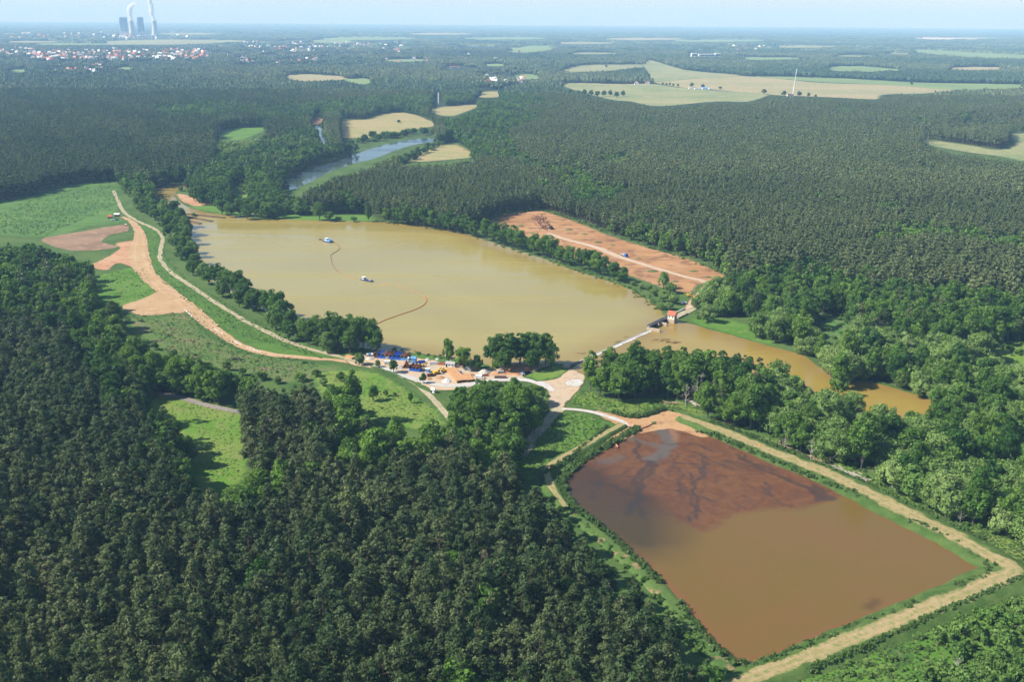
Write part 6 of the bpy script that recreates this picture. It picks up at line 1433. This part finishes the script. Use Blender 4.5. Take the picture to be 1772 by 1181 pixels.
# ------------------------------------------------------------------ far things
def block(name, px, py, wpx, hpx, dm, mt, label, cat, group=None, storeys=0, roof=None):
    k = mpp(px, py); e = empty(name, P(px, py), label, cat, group)
    w, h = wpx*k, hpx*k
    MB().box((0, dm/2, h/2), (w, dm, h)).build('wall', mt, e)
    if storeys:
        mb = MB()
        for i in range(storeys): mb.box((0, -.25, h*(i+.55)/storeys), (w*.86, .4, h/storeys*.4))
        mb.build('window_band', m_glass, e)
    MB().box((0, dm/2, h+.5), (w*1.03, dm*1.03, 1.0)).build('roof', roof or m_grey, e)
    return e
m_ct = flat('cooling_tower_concrete', (0.55, 0.53, 0.49), .9); m_slab = flat('boiler_house_cladding', (0.13, 0.19, 0.32), .7)
for px, lb in ((229.5, 'left steaming cooling tower of the power station'), (269, 'right steaming cooling tower of the power station')):
    k = mpp(px, 62); e = empty('cooling_tower', P(px, 62), lb, 'cooling tower'); Rb = 6.2*k; H = 26*k
    pr = [(Rb*(1-.36*math.sin(min(1, z/.78)*math.pi/2)+(.05*max(0, z-.78)/.22)), H*(.05+.95*z)) for z in np.linspace(0, 1, 14)]
    MB().lathe(pr+[(r*.95, z) for r, z in pr[::-1]], 40).build('shell', m_ct, e, True)
    mb = MB()
    for i in range(24): a_ = i*6.283/24; mb.cyl((Rb*1.02*math.cos(a_), Rb*1.02*math.sin(a_), 0), (Rb*.98*math.cos(a_+.13), Rb*.98*math.sin(a_+.13), H*.055), 1.2, 1.2, 4)
    mb.build('support_ring', m_conc, e)
for px, lb in ((213, 'dark left boiler tower of the power station'), (219.5, 'second dark boiler tower beside a white stair shaft'), (243.5, 'dark boiler tower behind the left cooling tower'), (247.5, 'rightmost dark boiler tower of the power station')):
    k = mpp(px, 61.5); e = empty('boiler_tower', P(px, 61.5), lb, 'boiler tower'); H = 30*k; W = 3.6*k
    MB().box((0, 0, H/2), (W, 60, H)).build('tower', m_slab, e); MB().box((-W*.1, 0, H+2.5), (W*.7, 40, 5)).build('roof', m_grey, e)
    MB().box((-W*.68, -20, H*.42), (W*.3, 22, H*.84)).build('stair_shaft', m_white, e); MB().box((W*.3, -50, H*.12), (W*1.5, 40, H*.24)).build('annex', m_ct, e)
st = NT('steam'); v = st.n('ShaderNodeVolumePrincipled'); v.inputs['Color'].default_value = (1, 1, 1, 1); v.inputs['Density'].default_value = 0.06; st.t.links.new(v.outputs[0], st.out.inputs['Volume'])
for pts, rad, lb in (([(230, 36.5), (229, 30), (228.5, 23), (230, 16), (234, 10.5), (241, 7), (247, 7.5)], [2.8, 3.4, 4.2, 5.0, 4.6, 3.2, .8], 'white steam plume bending right from the left cooling tower'), ([(268.5, 36.5), (267.5, 30), (266, 22), (266.5, 14), (265, 6), (264, -1), (266, -6)], [2.8, 3.0, 4.0, 4.0, 3.6, 3.8, 1], 'tall white steam plume rising from the right cooling tower')):
    k = mpp(pts[0][0], 62); base = P(pts[0][0], 62); rg = random.Random(3); n = 20
    c = catmull([(p[0], p[1]) for p in pts], 1.2); rr = np.interp(np.linspace(0, 1, len(c)), np.linspace(0, 1, len(rad)), rad)
    V, F = [], []
    for j, q in enumerate(c):
        for i in range(n):
            a_ = 6.283*i/n; r = rr[j]*k*(1+.16*math.sin(3*a_+j*1.3)+.12*math.sin(5*a_-j*.9)+rg.uniform(-.07, .07))
            V.append((r*math.cos(a_)+(q[0]-pts[0][0])*k, r*math.sin(a_), (62-q[1])*k))
    F = [(j*n+i, j*n+(i+1) % n, (j+1)*n+(i+1) % n, (j+1)*n+i) for j in range(len(c)-1) for i in range(n)] + [tuple(range(n-1, -1, -1)), tuple((len(c)-1)*n+i for i in range(n))]
    w = obj('steam_plume', mesh_np('steam_plume', V, F, [st.m], smooth=True)); w.location = base; tag(w, lb, 'steam plume')
for px, py, h, lb in ((360.8, 108, 20, 'tallest red and white chimney above the town'), (365.3, 101, 14, 'second red and white chimney above the town'), (394.5, 104, 12, 'slim white chimney right of the red ones'), (188, 64, 9, 'thin pale chimney left of the power station')):
    k = mpp(px, py); e = empty('chimney', P(px, py), lb, 'chimney'); H = h*k; r = .45*k
    for i in range(8): MB().cyl((0, 0, H*i/8), (0, 0, H*(i+1)/8), r*(1-.03*i), r*(1-.03*(i+1)), 12).build('band', (m_red if 'red and' in lb and i % 2 else m_white), e)
for i, (px, py, h) in enumerate(((326.5, 89.5, 13.5), (333, 88, 11.5), (339.5, 86.5, 10), (345.5, 84.5, 8.5), (351, 81.5, 6))):
    block('tower_block', px, py, 2.9-.3*i, h, 18, m_cream, f"{['largest','second','third','fourth','smallest'][i]} pale tower block in the diagonal row over the town", 'tower block', 'diagonal row of tower blocks', 9)
e = empty('radio_mast', P(1371.5, 167), 'tall slender lattice radio mast in the tan field', 'mast'); k = mpp(1371, 167); H = 47*k
mb = MB()
for i in range(3): a_ = i*2.094; mb.cyl((1.6*math.cos(a_), 1.6*math.sin(a_), 0), (.5*math.cos(a_)+H*.07, .5*math.sin(a_), H), .55, .35, 5)
mb.build('lattice', m_white, e)
mb = MB()
for i in range(24):
    z = H*i/24
    for j in range(3): a_, b_ = j*2.094, (j+1)*2.094; mb.cyl((1.5*math.cos(a_)+.07*z, 1.5*math.sin(a_), z), (1.45*math.cos(b_)+.07*(z+H/24), 1.45*math.sin(b_), z+H/24), .25, .25, 4, cap=False)
mb.build('bracing', m_white, e); MB().cyl((H*.055, 0, H*.77), (H*.055, 0, H*.83), 2.2, 2.2, 10).build('antenna_ring', m_grey, e)
hut('transmitter_hut', 1367, 168, 16, 10, 6, 3, m_cream, m_drust, 'transmitter hut at the foot of the radio mast', 'hut', 0, 3)
k = mpp(759, 183); e = empty('water_tower', P(759, 183), 'slim white tower among the valley trees', 'tower'); H = 24*k
MB().cyl((0, 0, 0), (0, 0, H*.9), 1.0*k, .9*k, 14).build('shaft', m_white, e); MB().cyl((0, 0, H*.9), (0, 0, H), 1.25*k, .2*k, 14).build('cap', m_grey, e)
for px, w_, lb in ((1202, 10, 'left part of the long white works far behind the pines'), (1224, 28, 'middle hall of the long white works far behind the pines'), (1243, 10, 'right part of the long white works far behind the pines')):
    block('white_hall', px, 98, w_, 4.2 if w_ > 20 else 5.5, 40, m_white, lb, 'hall', 'long white works', 1, m_white)
for px, py, w_, h_, lb in ((1194, 154, 5, 3, 'small barn left in the white farm'), (1206, 155, 8, 3.4, 'long white barn of the farm in the pale field'), (1219, 155, 8, 4.2, 'light blue roofed barn of the farm in the pale field'), (1229, 155, 5, 3.2, 'small white barn right in the farm')):
    k = mpp(px, py); hut('farm_barn', px, py, w_*k, 12, h_*k*.6, h_*k*.4, m_white, m_lblue if 'blue' in lb else m_grey, lb, 'barn', 0, 2)
for px, lb in ((1101.5, 'white gabled house with red roof left beside the road trees'), (1121, 'larger white house with red roof right beside the road trees')):
    k = mpp(px, 145); hut('field_house', px, 146.5, 6.5*k, 9, 3.4*k, 3.0*k, m_white, m_red, lb, 'house', 0, 2, True, 'y')

# houses of the towns: countable things a few pixels wide
H_W = [m_white, m_cream, m_white, flat('pale_pink_render', (0.62, 0.46, 0.40)), flat('pale_yellow_render', (0.62, 0.54, 0.35))]; H_R = [m_red, flat('brown_roof', (0.26, 0.11, 0.08)), m_grey, flat('orange_roof', (0.50, 0.18, 0.09)), m_white]
WN = ['white', 'cream', 'white', 'pinkish', 'yellowish']; RN = ['red', 'brown', 'grey', 'orange', 'white']
_hm = {}
def town_house(px, py, wi, ri, wm, hm_, label, group):
    key = (wi, ri)
    if key not in _hm:
        mb = MB(); mb.box((0, 0, .5), (1, .8, 1.0), 0, 0); mb.roof((0, 0, 1.0), 1, .8, .55, .06, .06, 'x', 1); mb.gable((0, 0, 1.0), .98, .78, .5, 0)
        _hm[key] = mesh_np('town_house', mb.v, mb.f, [H_W[wi], H_R[ri]], mb.m)
    o = obj('town_house', _hm[key]); o.location = P(px, py); o.scale = (wm, wm*.9, hm_); o.rotation_euler = (0, 0, random.uniform(-.6, .6)); tag(o, label, 'house', group)
ZN = [('in the left part of the far town', [(0,87),(62,86),(62,99),(0,99)], 22, 13), ('in the centre left of the far town', [(58,90),(195,90),(195,105),(58,105)], 48, 13), ('in the far town under the power station', [(192,86),(355,88),(355,105),(192,105)], 48, 14), ('in the near suburb before the left forest', [(84,115),(190,115),(190,126),(84,126)], 26, 10),
      ('in the estate right of the tower blocks', [(420,73),(700,75),(690,92),(420,91)], 62, 11), ('in the village at the forest end', [(830,134),(905,136),(900,151),(830,148)], 26, 9), ('in the hamlet across the valley', [(735,95),(815,97),(815,104),(735,103)], 12, 10), ('in the small row beside the green field', [(905,97),(965,99),(965,109),(905,108)], 10, 9), ('in the scattered village near the horizon', [(1252,80),(1340,82),(1340,89),(1252,88)], 8, 16), ('scattered along the wooded valley beyond the estate', [(560,95),(900,84),(960,110),(700,122),(560,112)], 22, 12), ('strewn along the left horizon', [(0,60),(190,58),(330,63),(330,68),(0,68)], 18, 20)]
for zl, poly, n, w in ZN:
    for (x, y, _, _2) in bushfield(poly, n, 1, 1):
        wi, ri = int(RNG.integers(5)), int(RNG.choice([0, 1, 1, 2, 2, 3, 4, 4], 1)[0]); wi = 0 if RNG.uniform() < .45 else wi
        lb = f'tiny {WN[wi]} house with a {RN[ri]} roof {zl}'
        town_house(x, y, wi, ri, w*RNG.uniform(.75, 1.5), w*.75*RNG.uniform(.9, 1.4), lb, lb.replace('house', 'houses').replace('a ', ''))
for px, py, w_, h_, lb in ((137, 100, 10, 6, 'big white hall in the centre of the far town'), (419, 108, 6, 9, 'pale block with a red panel beside the works halls'), (430, 110, 12, 3.4, 'long white hall of the works right of the pale block'), (446, 111, 12, 3.0, 'second long white hall of the works'), (462, 110, 10, 3.0, 'third white hall at the right end of the works'), (351, 106, 7, 4, 'cream hall below the red and white chimneys'), (613, 111, 8, 5, 'lone white building among the valley woods'), (787, 119, 16, 3.6, 'long white and red hall across the valley'), (284, 88, 14, 3.2, 'long cream apartment block above the town'), (296, 90, 10, 3.6, 'cream apartment block right of the long one'), (250, 66, 26, 4.5, 'low machine hall between the cooling towers'), (196, 61, 12, 4, 'white plant building left of the boiler towers'), (152, 62, 5, 4, 'small white plant building further left'), (52, 62, 5, 4, 'bright white plant building at the far left'), (20, 60, 7, 4, 'pale plant building at the left horizon'), (296, 57, 6, 3.5, 'white plant building right of the cooling towers'), (332, 98, 6, 4, 'white block at the right end of the far town')):
    block('town_hall_block' if False else 'large_building', px, py, w_, h_, 30, m_white if 'cream' not in lb else m_cream, lb, 'building', None, 2, m_red if 'red hall' in lb else m_white)

hp = []
for poly, n, w in (([(0,85),(62,84),(62,100),(0,101)], 40, 12), ([(55,88),(200,88),(200,106),(55,107)], 110, 12), ([(190,85),(360,86),(360,106),(190,106)], 110, 12), ([(420,72),(705,74),(695,93),(415,93)], 130, 10), ([(80,112),(195,112),(195,127),(80,127)], 25, 9), ([(410,97),(570,97),(570,112),(410,112)], 25, 11), ([(830,133),(908,134),(905,151),(828,149)], 25, 8), ([(0,58),(200,57),(320,62),(320,68),(0,70)], 40, 18)):
    hp += [(x, y, w) for x, y, _a, _b in bushfield(poly, n, 1, 1)]
hm = []
for wi, ri in ((0, 1), (0, 0), (1, 2), (0, 4), (3, 3)):
    if (wi, ri) not in _hm: town_house(-900, 90, wi, ri, 10, 8, 'white house', None)
    hm.append(_hm[(wi, ri)])
for o in [o for o in COL.objects if o.name.startswith('town_house') and o.get('label') == 'white house']: bpy.data.objects.remove(o)
q = PP([(h[0], h[1]) for h in hp]); n = len(hp); w_ = np.array([h[2] for h in hp])*RNG.uniform(.7, 1.4, n)
scatter_stuff('far_roofs', np.column_stack([q, np.zeros(n)]), RNG.choice([0, 0, 1, 2, 3, 3, 4], n), w_, w_*.75, RNG.uniform(-.6, .6, n), np.full(n, .5), hm, 'closely packed pale houses filling the far towns', 'houses')
